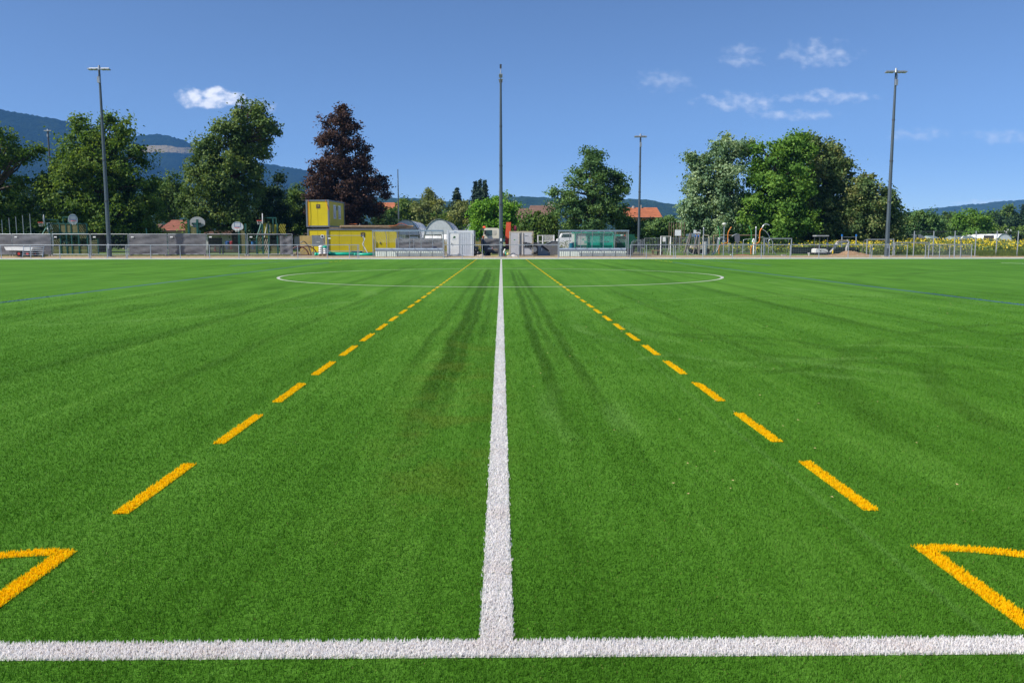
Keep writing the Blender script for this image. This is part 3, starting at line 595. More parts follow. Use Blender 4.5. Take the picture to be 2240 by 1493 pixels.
def smooth_path(pts, k=6):             # rounded polyline (Catmull-Rom)
    pts = [Vector(p_) for p_ in pts]; out = []
    for i in range(len(pts)-1):
        p0, p1, p2, p3 = pts[max(i-1, 0)], pts[i], pts[i+1], pts[min(i+2, len(pts)-1)]
        for j in range(k):
            s = j/k; out.append(.5*((2*p1)+(p2-p0)*s+(2*p0-5*p1+4*p2-p3)*s*s+(3*p1-p0-3*p2+p3)*s**3))
    return out+[pts[-1]]

# ---------------------------------------------------------------- floodlight masts
def mast(label, px, Y, top_py, r0, r1, arms, group='floodlight masts', base=True, arm_len=.84, arm_rot=0.0, dark=False):
    g = gp(px, Y); o = thing('floodlight_mast', g, label, 'floodlight', group); H = at(px, top_py, Y).z-g.z
    mk('pole', MB().tube([(0, 0, -.02), (0, 0, H*.33), (0, 0, H*.66), (0, 0, H)], [r0, r0+(r1-r0)*.33, r0+(r1-r0)*.66, r1], 8), M_MAST if not dark else M_DGREY, o)
    for s in (.30, .52, .74): 
        rr = r0+(r1-r0)*s; mk('collar', MB().tube([(0, 0, H*s-.05), (0, 0, H*s+.05)], rr*1.18, 8), M_DGREY, o)
    if base: mk('base_plate', MB().box(-.34, .34, -.34, .34, -.02, .05), M_CONC, o); mk('hatch', MB().box(-.07, .07, -r0-.012, -r0+.03, .7, 1.15), M_GALV, o)
    if arms:
        c, s_ = math.cos(arm_rot), math.sin(arm_rot)
        mb = MB().tube([(-c*arm_len, -s_*arm_len, H-.02), (c*arm_len, s_*arm_len, H-.02)], .05, 6); mk('cross_arm', mb, M_DGREY if dark else M_GALV, o)
        mk('head_mount', MB().tube([(0, 0, H-.15), (0, 0, H+.22)], [r1*1.5, r1*.9], 8), M_GALV, o)
        for t_ in (-.88, -.42, .42, .88):
            x, y = c*arm_len*t_, s_*arm_len*t_; f = mk('floodlight_head', MB().box(-.17, .17, -.22, .18, -.04, .04, arm_rot), M_GALV, o); f.location = (x, y, H-.11); f.rotation_euler.x = R(-6)
            h2 = mk('lens', MB().box(-.14, .14, -.19, .15, -.056, -.041, arm_rot), paint('lens_glass', (.5, .52, .55), .15, .1), f)
        mk('driver_box', MB().box(-.1, .1, -r1-.2, -r1, H-1.25, H-.75), M_GALV, o); mk('cable', MB().tube(smooth_path([(0, -r1-.1, H-.75), (.05, -r1-.16, H-.5), (0, -r1-.08, H-.2)]), .025, 5), M_DGREY, o)
    return o
mast('tall grey floodlight mast in front of the broad linden tree', 239, 73.9, 149, .185, .085, True)
mast('tall grey floodlight mast beside the dark rounded tree of the big tree group', 1940, 73.9, 155, .185, .085, True)
g = gp(1096, 73.9); o = mast('tall grey floodlight mast between the two shipping containers with aerial rod on top', 1096, 73.9, 174, .20, .095, False)
H = at(1096, 174, 73.9).z-g.z
mk('cross_arm', MB().tube([(0, -1.7, H), (0, 1.7, H)], .05, 6).box(-.2, .2, -.05, .05, H-.03, H+.03), M_GALV, o)
for yv_ in (-1.5, -.75, .75, 1.5):
    f = mk('floodlight_head', MB().box(-.15, .15, -.3, .3, -.04, .04), M_GALV, o); f.location = (0, yv_, H+.1)
mk('aerial_rod', MB().tube([(0, 0, H), (0, 0, H+1.25)], .045, 6), M_GALV, o); mk('aerial_box', MB().box(-.085, .085, -.085, .085, H+.93, H+1.25), M_DGREY, o); mk('aerial_clamp', MB().box(-.09, .09, -.06, .06, H+.22, H+.34), M_RED, o)
mk('notice', MB().box(-.07, .07, -.215, -.202, 1.35, 1.6), M_WHITE, o)
mast('distant dark floodlight mast between the aspen and the silver maple', 1397, 96, 297, .17, .09, True, arm_len=.6)
mast('far floodlight mast half hidden behind the linden crown', 121, 165, 285, .26, .14, True, base=False, dark=True, arm_len=.6)
mast('thin bare far mast rising behind the cabin roof boards', 873, 140, 370, .15, .07, False)

# ---------------------------------------------------------------- railings round the pitch
def railing(label, posts_px, Y=71.7, z=1.12, ends=(None, None), rz=.033, group='railings along the far touchline'):
    g = Vector((at(posts_px[0], 540, Y).x, Y, .035)); o = thing('pitch_railing', g, label, 'railing', group)
    xs = [at(px, 540, Y).x-g.x for px in posts_px]
    mk('top_rail', MB().tube([(xs[0]-.04, 0, z), (xs[-1]+.04, 0, z)], rz, 8), M_GALV, o)
    pm = None
    for x in xs:
        if pm is None: p_ = mk('post', MB().tube([(0, 0, -.03), (0, 0, z-.025)], .03, 8).box(-.06, .06, -.06, .06, -.03, .015), M_GALV, o); pm = p_.data
        else: p_ = bpy.data.objects.new('post', pm); C.objects.link(p_); p_.parent = o
        p_.location = (x, 0, 0)
    return o, xs
def wire_panel(o, x0, x1, z0, z1, y=0.0, dx=.1, dz=.2, r=.006, name='wire_mesh'):
    mb = MB()
    for x in np.arange(x0, x1+.001, dx): mb.tube([(x, y, z0), (x, y, z1)], r, 3, False)
    for z in np.arange(z0, z1+.001, dz): mb.tube([(x0, y-.008, z), (x1, y-.008, z)], r, 3, False)
    w_ = mk(name, mb, M_MESHW, o); w_['kind'] = 'stuff'; return w_
o, xs = railing('galvanised pitch railing with mesh end running from the trailer past the yellow cabins', [-62, 1.4, 66, 130, 194, 197, 234, 275, 278, 329, 393.6, 458, 522, 587, 651, 716, 764, 782, 785])
wire_panel(o, xs[-3], xs[-1], .1, 1.08, .01, .055, .11)
wire_panel(o, xs[4], xs[8], .1, 1.08, .01, .16, .25, .005)
railing('short galvanised railing between the two dugouts in front of both containers', [971, 1011, 1055, 1095.5, 1135, 1221])
o, xs = railing('galvanised pitch railing with wire mesh in front of the playground and the excavator', [1379, 1414, 1474, 1478, 1538, 1603, 1666, 1729, 1792, 1856, 1904, 1908, 1946, 1985])
wire_panel(o, xs[0], xs[-1], .12, 1.08, .01, .2, .19, .0045)
o, xs = railing('galvanised mesh railing and gate panels in front of the sunflower field', [2025, 2032, 2056, 2078, 2089, 2102, 2126])
wire_panel(o, xs[0], xs[-1], .1, 1.08, .01, .05, .16, .0065)

# ---------------------------------------------------------------- site fence panels
def netting(o, x0, x1, z0, z1, sag=0.0, y=-.03, name='netting', mat=None):
    nx, nz = 22, 12; ph = [random.uniform(0, 6) for _ in range(4)]; rows_ = []
    for j in range(nz+1):
        v = j/nz; row = []
        for i in range(nx+1):
            u = i/nx; x = x0+(x1-x0)*u; zt = z1-sag*(math.sin(math.pi*u)**.7); z = z0+(zt-z0)*v
            row.append((x, y+.035*math.sin(9*u+3*v+ph[0])*math.sin(math.pi*v)+.03*math.sin(17*v-4*u+ph[1])*math.sin(math.pi*u)+.02*math.sin(23*(u+v)+ph[2]), z))
        rows_.append(row)
    return mk(name, MB().sheet(rows_), mat or M_NET, o, True)
def site_panel(label, x0p, x1p, net=None, Y=76.0, top=512, bot=558.5, plate=True, tilt=0.0, group='site fence panels behind the railing'):
    g = gp((x0p+x1p)/2, Y); o = thing('site_fence_panel', g, label, 'fence panel', group); f = LP(o, Y)
    xa, xb = f(x0p, 540).x, f(x1p, 540).x; zt, zb = f(x0p, top).z, max(.06, f(x0p, bot).z)
    mk('frame', tubes(MB(), [(xa, 0, zb), (xa, 0, zt)], [(xb, 0, zb), (xb, 0, zt)], [(xa, 0, zt), (xb, 0, zt)], [(xa, 0, zb+.08), (xb, 0, zb+.08)], r=.024), M_GALV, o)
    wire_panel(o, xa, xb, zb+.08, zt, .006, .13, .3, .003)
    for x in (xa, xb): mk('foot_block', MB().box(x-.11, x+.11, -.33, .33, -.02, .12), M_CONC, o)
    if net: netting(o, xa+(xb-xa)*net[0], xa+(xb-xa)*net[1], zb+.05+net[2]*(zt-zb), zt-.03-net[3], net[3]*.4)
    if plate: mk('name_plate', MB().box(xa+.22, xa+.46, -.075, -.06, zt-.31, zt-.2), M_WHITE, o)
    return o
site_panel('site fence panel with folded grey netting behind the small trailer', -60, 27, (0, 1, 0, .0))
site_panel('site fence panel with grey netting standing behind the low blue barrier', 28.5, 112, (0, 1, 0, .02))
site_panel('bare wire site fence panel in front of the lattice sports wall', 115, 198, None)
site_panel('bare wire site fence panel beside the floodlight mast under the linden', 200, 281, None)
site_panel('site fence panel with taut grey netting behind the slim green post', 283, 366, (0, 1, 0, .0))
site_panel('site fence panel with rippled grey netting in front of the red roofed house', 368.5, 451, (0, 1, 0, .0))
site_panel('bare wire site fence panel in front of the white basketball board', 453.5, 539, None)
site_panel('site fence panel half covered by slumped brown grey netting beside the hose reel', 542, 640, (.72, 1, 0, .10))
site_panel('site fence panel standing in front of the yellow cabin behind the green pipes', 713, 796, None, 77.2, 515, 551)
# ---------------------------------------------------------------- trailer and crowd barrier by the railing
g = gp(18, 74.6); o = thing('garden_trailer', g, 'small white tipping trailer with red wheel hubs behind the railing', 'trailer')
f = LP(o, 74.6); tub = MB(); xa, xb = f(0, 0).x, f(45, 0).x; zt, zb = f(0, 541).z, f(0, 548).z
tub.prism([(xa-.6, zb+.03), (xb-.15, zb), (xb, zt), (xa-.75, zt+.05)], 'y', -.7, .7); mk('tub', tub, M_WHITE, o)
mk('chassis', MB().box(xa-.5, xb-.1, -.4, .4, zb-.1, zb-.02), M_DGREY, o)
for wx in (f(13, 0).x, f(32, 0).x):
    for wy in (-.62, .62):
        wh = mk('wheel', MB().tube([(wx, wy-.09, .25), (wx, wy+.09, .25)], .25, 14), M_BLACK, o); mk('hub', MB().tube([(wx, wy-.1, .25), (wx, wy+.1, .25)], .12, 10), M_RED, wh)
mk('drawbar', MB().tube([(xb-.2, 0, zb-.08), (xb+.75, 0, zb-.06)], .035, 6), M_DGREY, o); mk('jockey_stand', MB().tube([(xb+.55, 0, -.02), (xb+.55, 0, zb)], .03, 6), M_DGREY, o)
g = gp(74, 73.6); o = thing('crowd_barrier', g, 'low light blue tubular barrier with level bars leaning by the trailer', 'barrier'); f = LP(o, 73.6)
q = [f(52, 536), f(97, 536), f(93, 559), f(49, 558)]; z0 = .03
q[2].z = q[3].z = z0
mk('frame', tubes(MB(), [q[3], q[0], q[1], q[2]], r=.03), M_BLUEP, o)
for i in range(1, 6): s = i/6; mk('bar', MB().tube([q[0].lerp(q[3], s), q[1].lerp(q[2], s)], .015, 6), M_BLUEP, o)
for p_ in (q[2], q[3]): mk('foot', MB().box(p_.x-.03, p_.x+.03, -.3, .3, -.02, .03), M_BLUEP, o)

# ---------------------------------------------------------------- sports court: lattice goal walls, boards, slat fence
M_BOARD = paint('white_backboard', (.72, .73, .75), .4)
M_HOOP = paint('red_hoop', (.72, .06, .04), .4)
def backboard(o, c, w_, h_, yaw=0.0, back=False, square=True):
    """fan shaped board: flat foot, round top"""
    pts = []; n = 14
    for i in range(n+1):
        a = R(-28)+R(236)*i/n; pts.append((w_/2*math.cos(a), h_*.58*math.sin(a)))
    pts += [(-w_*.22, -h_*.42), (w_*.22, -h_*.42)]
    b_ = mk('backboard', MB().prism(pts, 'y', -.02, .02), M_BOARD if not back else paint('grey_board_back', (.35, .36, .36), .6), o); b_.location = c; b_.rotation_euler.z = yaw
    if square: mk('target_square', MB().box(-.3, .3, -.026, -.021, -.02, .02).box(-.3, .3, -.026, -.021, .38, .42).box(-.3, -.26, -.026, -.021, .0205, .3795).box(.26, .3, -.026, -.021, .0205, .3795), paint('square_mark', (.12, .22, .38), .5), b_)
    ring = [(.23*math.cos(2*math.pi*i/14), -.3+.23*math.sin(2*math.pi*i/14), -.12) for i in range(15)]
    mk('hoop', MB().tube(ring, .022, 5), M_HOOP, b_); nt = MB()
    for i in range(10):
        a = 2*math.pi*i/10; nt.tube([(.23*math.cos(a), -.3+.23*math.sin(a), -.12), (.14*math.cos(a+.3), -.3+.14*math.sin(a+.3), -.5)], .008, 3)
    k_ = mk('net', nt, M_WHITE, b_); return b_
def lattice(o, x0, x1, z0, z1, y, mat=None, pitch_=.17, lean=.55, name='lattice_slat', th=.05):
    n = int((x1-x0+ (z1-z0)*lean)/pitch_)
    for i in range(n+1):                 # slanting slats, each clipped to the panel
        xb_ = x0-(z1-z0)*lean+i*pitch_; xt_ = xb_+(z1-z0)*lean
        s0 = max(0, (x0-xb_)/(xt_-xb_)); s1 = min(1, (x1-xb_)/(xt_-xb_))
        if s1-s0 < .08: continue
        a = Vector((xb_+(xt_-xb_)*s0, y, z0+(z1-z0)*s0)); b2 = Vector((xb_+(xt_-xb_)*s1, y, z0+(z1-z0)*s1)); mk(name, MB().tube([a, b2], th, 4), mat or M_OLIVEW, o)
def hslats(o, x0, x1, z0, z1, y, n, mat=None, gap=.25, name='slat'):
    h_ = (z1-z0)/n; pm = None
    for i in range(n):
        if pm is None: p_ = mk(name, MB().box(0, x1-x0, -.025, .025, 0, h_*(1-gap)), mat or M_OLIVEW, o); pm = p_.data
        else: p_ = bpy.data.objects.new(name, pm); C.objects.link(p_); p_.parent = o
        p_.location = (x0, y, z0+i*h_)
Y = 84.0
g = gp(150, Y); o = thing('sports_court_wall', g, 'green framed lattice goal wall carrying two basketball boards under the linden', 'sports wall'); f = LP(o, Y)
X = lambda px: f(px, 540).x; Z = lambda py: f(150, py).z
for (a, b2, t0, t1) in ((111, 134, 487, 509), (175, 192, 490, 521)): lattice(o, X(a), X(b2), Z(t1), Z(t0), 0)
lattice(o, X(118), X(134), Z(536), Z(523), 0); 
for (a, b2, t0, t1) in ((135, 146, 490, 509), (147, 157, 490, 509), (159, 172, 490, 509)): mk('panel', MB().box(X(a), X(b2), -.02, .02, Z(t1), Z(t0)), M_OLIVEW, o)
for px, t0 in ((110, 488), (133.5, 489), (147, 490), (158, 490), (173.5, 488), (192.5, 489)): mk('post', MB().box(X(px)-.055, X(px)+.055, -.06, .06, -.02, Z(t0)), M_GREENP, o)
mk('beam', MB().box(X(110), X(193), -.075, -.061, Z(511.5), Z(509)), M_GREENP, o); mk('beam', MB().box(X(110), X(193), -.075, -.061, Z(490), Z(488)), M_GREENP, o)
mk('brace', MB().tube([(X(94), 0, Z(513)), (X(110), 0, Z(488))], .05, 6), paint('pale_green_tube', (.16, .33, .27), .5), o); mk('post', MB().box(X(94)-.05, X(94)+.05, -.05, .05, -.02, Z(513)), M_GREENP, o)
lattice(o, X(95), X(110), Z(525), Z(506), 0, None, .2, .5)
hslats(o, X(111), X(192), Z(556), Z(538), .02, 4); hslats(o, X(193), X(215), Z(556), Z(524), .02, 7); mk('post', MB().box(X(215)-.05, X(215)+.05, -.05, .05, -.02, Z(522)), M_GREENP, o)
mk('overhead_frame', tubes(MB(), [(X(142), 0, Z(488)), (X(142), 0, Z(475)), (X(162), -.2, Z(475))], [(X(153), 0, Z(488)), (X(153), 0, Z(475))], [(X(131), 0, Z(489)), (X(131), 0, Z(481)), (X(107), -.2, Z(480))], r=.075, n=4), M_GREENP, o)
backboard(o, (X(168.5), -.45, Z(481)), .85, 1.0, R(38)); backboard(o, (X(103), -.25, Z(484)), 1.1, 1.1, R(-68), False, False)
g = gp(428, 90); o = thing('basketball_stand', g, 'grey backboard on paired green posts seen from behind, near the red roofed house', 'basketball hoop'); f = LP(o, 90); X = lambda px: f(px, 540).x; Z = lambda py: f(428, py).z
for px in (415, 434): mk('post', MB().box(X(px)-.1, X(px)+.1, -.1, .1, -.02, Z(480)), M_GREENP, o)
b_ = backboard(o, (X(432), .28, Z(487)), 1.65, 1.1, R(180), True, False); mk('bracket', MB().box(X(421), X(441), .12, .2, Z(491), Z(487)), M_GREENP, o)
hslats(o, X(416.5), X(432.5), .05, Z(497), -.02, 16, None, .12); mk('post', MB().box(X(439)-.06, X(439)+.06, -.06, .06, -.02, Z(504)), M_GREENP, o)
g = gp(532, 84); o = thing('basketball_stand', g, 'white fan shaped backboard with red hoop on a slatted green post', 'basketball hoop'); f = LP(o, 84); X = lambda px: f(px, 540).x; Z = lambda py: f(532, py).z
for px in (524, 539): mk('post', MB().box(X(px)-.085, X(px)+.085, -.08, .08, -.02, Z(489 if px > 530 else 500)), M_GREENP, o)
hslats(o, X(526), X(537.5), .05, Z(503), 0, 15, None, .12); backboard(o, (X(524), -.4, Z(496)), 1.12, .85, R(8)); mk('bracket', MB().tube([(X(530), -.08, Z(500)), (X(525), -.4, Z(496))], .05, 6), M_GREENP, o)
g = gp(505, 85.5); o = thing('slatted_court_fence', g, 'low grey plank fence of the sports court with dark posts', 'fence'); f = LP(o, 85.5); X = lambda px: f(px, 540).x; Z = lambda py: f(505, py).z
for a, b2 in ((455, 480), (488, 522), (545, 562)): hslats(o, X(a), X(b2), .12, Z(536), 0, 6, paint('grey_plank', (.10, .095, .085), .85, var=.2), .22)
for px in (457, 481, 487, 523, 543, 563): mk('post', MB().box(X(px)-.07, X(px)+.07, -.07, .07, -.02, Z(535)), M_DGREY, o)
g = gp(592, 82); o = thing('sports_court_wall', g, 'sunlit yellow green lattice goal wall with climbing holds and side backboard', 'sports wall'); f = LP(o, 82); X = lambda px: f(px, 540).x; Z = lambda py: f(592, py).z
M_YG = paint('sunlit_yellow_green_plank', (.32, .29, .03), .8, var=.25, scale=3)
for a, b2, t0, t1 in ((577, 588, 488, 520), (589, 594, 489, 512), (596, 606, 491, 511)): mk('panel', MB().box(X(a), X(b2), -.02, .02, Z(t1), Z(t0)), M_YG, o)
hold = None
for i in range(13):
    px, py = 583-i*.55+3, 491+i*2.3; h_ = MB().ball((X(px), -.05, Z(py)), .05, .04, .05, 6, 4); mk('climbing_hold', h_, M_WHITE, o)
for i in range(5): mk('climbing_hold', MB().ball((X(592), -.05, Z(493+i*3.4)), .05, .04, .05, 6, 4), M_WHITE, o)
lattice(o, X(612), X(626), Z(511), Z(490), 0, M_YG, .16, -.4 if False else .45); lattice(o, X(578), X(588), Z(556), Z(523), 0, paint('pale_lattice', (.40, .37, .27), .8), .18, .35)
mk('brace', MB().tube([(X(562), 0, Z(521)), (X(574), 0, Z(487))], .06, 6), MATS['pale_green_tube'], o)
for px, t0 in ((562, 521), (575.5, 488), (589, 488), (608, 489), (627, 511)): mk('post', MB().box(X(px)-.07, X(px)+.07, -.07, .07, -.02, Z(t0)), M_GREENP, o)
lattice(o, X(564), X(575), Z(540), Z(502), 0, None, .2, .5)
mk('beam', MB().box(X(562), X(627), -.09, -.071, Z(514), Z(511)), M_DGREY, o)
mk('overhead_frame', tubes(MB(), [(X(579), 0, Z(489)), (X(579), 0, Z(476.5)), (X(606), 0, Z(476.5)), (X(606), 0, Z(489))], [(X(599), 0, Z(477)), (X(599), 0, Z(507))], r=.09, n=4), M_GREENP, o)
backboard(o, (X(577.5), -.2, Z(480)), 1.1, 1.0, R(-72), False, False); hslats(o, X(590), X(608), .1, Z(537), 0, 6, M_OLIVEW, .4)
g = gp(297, 77.6); o = thing('green_post', g, 'slim dark green steel post standing before the netting panels', 'post'); f = LP(o, 77.6)
mk('post', MB().tube([(f(297, 0).x+.05, 0, -.02), (f(294, 0).x, 0, f(294, 499).z)], [.06, .05], 8), M_GREENP, o); mk('base_plate', MB().box(-.15, .15, -.15, .15, -.02, .03), M_GREENP, o)
# hanging sports net posts behind the far left tree
for i, px in enumerate((8, 24, 39, 54, 70)):
    g = gp(px, 96); o = thing('ball_net_post', g, 'slim grey pole of the tall ball net row beneath the dark tree', 'net post', 'ball net posts under the dark tree'); z = at(px, 480-i*3, 96).z-g.z
    mk('pole', MB().tube([(0, 0, -.02), (0, 0, z)], .045, 6), M_GALV, o); mk('cap', MB().ball((0, 0, z), .07, .07, .05, 8, 4), M_DGREY, o)
g = gp(76, 98); o = thing('notice_board', g, 'pale notice board half hidden by leaves beside the sports wall', 'board'); f = LP(o, 98)
mk('panel', MB().box(f(70, 0).x, f(83, 0).x, -.03, .03, f(0, 502).z, f(0, 487).z), M_WHITE, o)
for px in (71.5, 81.5): mk('post', MB().box(f(px, 0).x-.04, f(px, 0).x+.04, .031, .1, -.02, f(0, 489).z), M_GALV, o)
# ---------------------------------------------------------------- yellow site cabins
def cabin(label, g, W_, D_, H_, rz, z0=0.0, front=None, side=None, group='yellow site cabins', sign=True):
    """front faces -Y before rotation; origin at the front left bottom corner"""
    o = thing('site_cabin', (g[0], g[1], g[2]+z0), label, 'site cabin', group, rz); t_ = .16
    mk('wall_panel', MB().box(.08, W_-.08, .05, .11, .14, H_-.14), M_YELLOW, o); mk('wall_panel', MB().box(W_-.11, W_-.05, .1101, D_-.08, .14, H_-.14), M_YELLOW, o)
    mk('wall_panel', MB().box(.05, .11, .1101, D_-.08, .14, H_-.14), M_YELLOW, o); mk('wall_panel', MB().box(.1101, W_-.1101, D_-.11, D_-.05, .14, H_-.14), M_YELLOW, o)
    for (x, y) in ((0, 0), (W_-t_, 0), (0, D_-t_), (W_-t_, D_-t_)): mk('corner_post', MB().box(x, x+t_, y, y+t_, 0, H_), M_FRAME, o)
    for z in (0, H_-.15):
        for y in (.004, D_-t_+.01): mk('frame_rail', MB().box(t_, W_-t_, y, y+.14, z+.002, z+.148), M_FRAME, o)
        for x in (.004, W_-t_+.012): mk('frame_rail', MB().box(x, x+.14, t_, D_-t_, z+.002, z+.148), M_FRAME, o)
    for k_ in range(1, max(2, int(W_/1.15))): x = W_*k_/max(2, int(W_/1.15)); mk('panel_seam', MB().box(x-.012, x+.012, .040, .0495, .15, H_-.16), paint('yellow_seam', (.46, .36, .004), .6), o)
    mk('roof_panel', MB().box(.12, W_-.12, .12, D_-.12, H_-.06, H_-.02), M_FRAME, o); mk('floor_panel', MB().box(.12, W_-.12, .12, D_-.12, .02, .06), M_FRAME, o)
    return o
def cabin_sign(o, x, y, z, s=.42):
    b_ = mk('sign_plate', MB().box(x-s/2, x+s/2, y-.02, y, z-s/2, z+s/2), paint('dark_sign', (.06, .055, .05), .5), o)
    mk('sign_mark', MB().box(x-s*.28, x+s*.28, y-.026, y-.0205, z+s*.16, z+s*.27).box(x+s*.14, x+s*.28, y-.026, y-.0205, z-.02, z+s*.159).box(x-s*.1, x+.139*s, y-.026, y-.0205, z-.02, z+s*.09).box(x-s*.1, x, y-.026, y-.0205, z-s*.27, z-.0205), paint('sign_ochre', (.36, .27, .05), .5), b_)
k90 = mpp(90.0)
pA = at(672, 561, 90); up0 = at(672, 495, 90).z; low = gp(672, 90)
Hc = 2.72; wl = at(723, 540, 90).x-pA.x
c2 = cabin('upper yellow site cabin stacked on another, with two tall windows', (pA.x, 90, low.z), wl, 6.0, at(700, 437, 90).z-at(700, 496.5, 90).z, R(-5.0), at(700, 496.5, 90).z-low.z)
Hu = at(700, 437, 90).z-at(700, 496.5, 90).z
cabin_sign(c2, wl*.53, .05, Hu*.76); 
for i, yy_ in enumerate((1.75, 3.6)):
    fr = mk('window', MB().box(wl-.05, wl-.02, yy_, yy_+.95, Hu*.32, Hu*.84), M_WHITE, c2); mk('pane', MB().box(wl-.018, wl-.012, yy_+.1, yy_+.85, Hu*.36, Hu*.80), paint('window_reflection', (.40, .43, .48) if i else (.30, .26, .25), .12, 0), fr)
mk('wall_box', MB().box(wl-.05, wl+.02, 2.95, 3.2, Hu*.66, Hu*.8), M_FRAME, c2)
for px_ in (.3, wl-.35): mk('lifting_strap', MB().tube([(px_, -.03, Hu), (px_+.05, -.04, Hu*.5), (px_, -.03, .05)], .022, 4) if px_ < 1 else MB().tube([(px_, -.03, Hu-.02), (px_+.3, -.05, Hu*.62)], .022, 4), paint('orange_strap', (.85, .18, .03), .7), c2)
c1 = cabin('lower yellow site cabin carrying the upper one, partly behind a grey board', (pA.x+.05, 90.1, low.z), wl-.25, 6.0, at(700, 500, 90).z-low.z, R(-5.0))
p_ = at(717, 560, 88); hl = at(717, 500, 88).z-gp(717, 88).z
c3 = cabin('long yellow site cabin turned broadside with planks on its roof', (p_.x, 88, gp(717, 88).z), at(868, 540, 87).x-p_.x, 2.44, hl, R(4.0))
W3 = at(868, 540, 87).x-p_.x
cabin_sign(c3, W3*.50, .05, hl*.76, .44); mk('door', MB().box(W3*.72, W3*.86, .03, .049, .16, hl-.2), M_YELLOW, c3)
mk('door_handle', MB().box(W3*.735, W3*.75, -.02, .0295, 1.0, 1.2), M_DGREY, c3); mk('downpipe', MB().tube([(W3*.655, -.05, .1), (W3*.655, -.05, 1.5)], .04, 6), M_DGREY, c3)
mk('warning_dot', MB().disc((W3*.83, .028, hl*.40), .06, 'y', 10, .01), M_RED, c3)
zr = gp(717, 88).z+hl
x0r = p_.x+.05
for i in range(9):                       # boards lying over the cabin roof
    L_ = random.uniform(7.6, 9.2) if i < 6 else random.uniform(4, 6); o = thing('roof_plank', (x0r+random.uniform(0, .6)+(0 if i < 6 else 2.4), 88.12+(i % 5)*.36, zr+.01+(i//5)*.07), 'long timber plank lying on the broadside yellow cabin roof', 'plank', 'planks on the yellow cabin roof', R(4.0)+R(random.uniform(-1.5, 1.5)))
    mk('board', MB().box(0, L_, 0, .26, 0, .06), M_WOOD, o)
    mk('end_strap', MB().box(L_*.12, L_*.12+.04, -.004, .264, -.004, .064), M_DGREY, o)
o = thing('plywood_sheet', (at(722, 0, 88).x+.4, 88.06, zr+.145), 'pale plywood sheet pile along the cabin roof edge', 'plywood', None, R(4.0))
mk('sheet', MB().box(0, 7.6, 0, .5, 0, .2), paint('raw_plywood', (.52, .36, .22), .8, var=.25, scale=1.5), o); mk('edge_lath', MB().box(.1, 7.5, -.03, -.001, .04, .1), M_WOOD, o)
o = thing('timber_sheet', (at(856, 0, 88).x, 88.3, zr+.22), 'curled dark timber sheet at the end of the cabin roof', 'timber', None, R(4)); g2 = [[(x, y, .02+.28*math.exp(-((x-.6)/.5)**2)) for x in np.linspace(-.6, 2.6, 14)] for y in (0, 1.0)]
mk('sheet', MB().sheet(g2), M_WOOD, o); mk('orange_strap', MB().tube([(x, -.03, .06+.28*math.exp(-((x-.6)/.5)**2)) for x in np.linspace(-.7, 1.2, 10)], .03, 4), MATS['orange_strap'], o)
g = gp(770, 91); o = thing('roof_stairs', (at(760, 0, 91).x, 91, zr+.01), 'small steel stair with handrail and orange step on the cabin roof', 'stairs'); f = LP(o, 91)
mk('handrail', tubes(MB(), [(0, 0, 0), (.4, 0, .5), (.75, 0, 0)], [(.35, .3, 0), (.75, .3, .55), (1.1, .3, 0)], r=.03), M_GALV, o); mk('step', MB().box(-.3, .45, -.1, .5, .5, .56), MATS['orange_strap'], o)

# ---------------------------------------------------------------- boards, reel, bags, pipes beside the cabins
Y = 82.0
g = gp(655, Y); o = thing('hoarding_board', g, 'faded yellow and tan hoarding board behind the hose reel', 'board'); f = LP(o, Y); mk('panel', MB().box(f(640, 0).x, f(666, 0).x, -.03, .03, .03, f(0, 515.5).z), paint('tan_board', (.46, .33, .12), .8, var=.4, scale=.7), o)
for px in (643, 663): mk('stake', MB().box(f(px, 0).x-.04, f(px, 0).x+.04, .031, .1, -.02, f(0, 518).z), M_WOOD, o)
g = gp(682, Y-.3); o = thing('hoarding_board', g, 'plain grey hoarding board leaning before the lower yellow cabin', 'board'); f = LP(o, Y-.3); mk('panel', MB().box(f(667, 0).x, f(697, 0).x, -.03, .03, f(0, 539).z, f(0, 514.5).z), paint('grey_board', (.20, .215, .225), .8, var=.2), o)
for px in (670, 694): mk('stake', MB().box(f(px, 0).x-.04, f(px, 0).x+.04, .031, .1, -.02, f(0, 520).z), M_WOOD, o)
mk('graffiti_blob', MB().box(f(678, 0).x, f(686, 0).x, -.036, -.031, f(0, 531).z, f(0, 528.5).z), paint('faded_mark', (.42, .43, .40), .8), o)
g = gp(704, 80); o = thing('round_traffic_sign', g, 'small round sign with white ring on a leaning wooden post', 'sign'); f = LP(o, 80); c_ = f(705, 517)
mk('post', MB().tube([(f(702, 0).x, .03, -.02), (c_.x, .03, c_.z+.1)], .04, 6), M_WOOD, o); d_ = mk('sign_disc', MB().disc((c_.x, -.02, c_.z), .17, 'y', 20, .02), M_WHITE, o); mk('sign_centre', MB().disc((c_.x, -.036, c_.z), .1, 'y', 18, .01), paint('navy_mark', (.02, .02, .08), .5), d_)
mk('pointer', MB().tube([(c_.x-.16, -.0, c_.z+.0), (c_.x-.34, 0, c_.z+.08)], .03, 4), M_DGREY, o)
g = gp(645, 79); o = thing('hose_reel', g, 'large dark red hose reel frame of bent tubes on the soil', 'reel'); f = LP(o, 79)
for dy_, cx_, r_ in ((0, 637, .78), (.45, 652, .82)):
    cz = .02; ring = [(f(cx_, 0).x+r_*1.15*math.cos(math.pi*i/16), dy_, cz+r_*1.0*math.sin(math.pi*i/16)) for i in range(17)]; mk('hoop', MB().tube(ring, .055, 6), paint('dark_red_tube', (.10, .018, .022), .5), o)
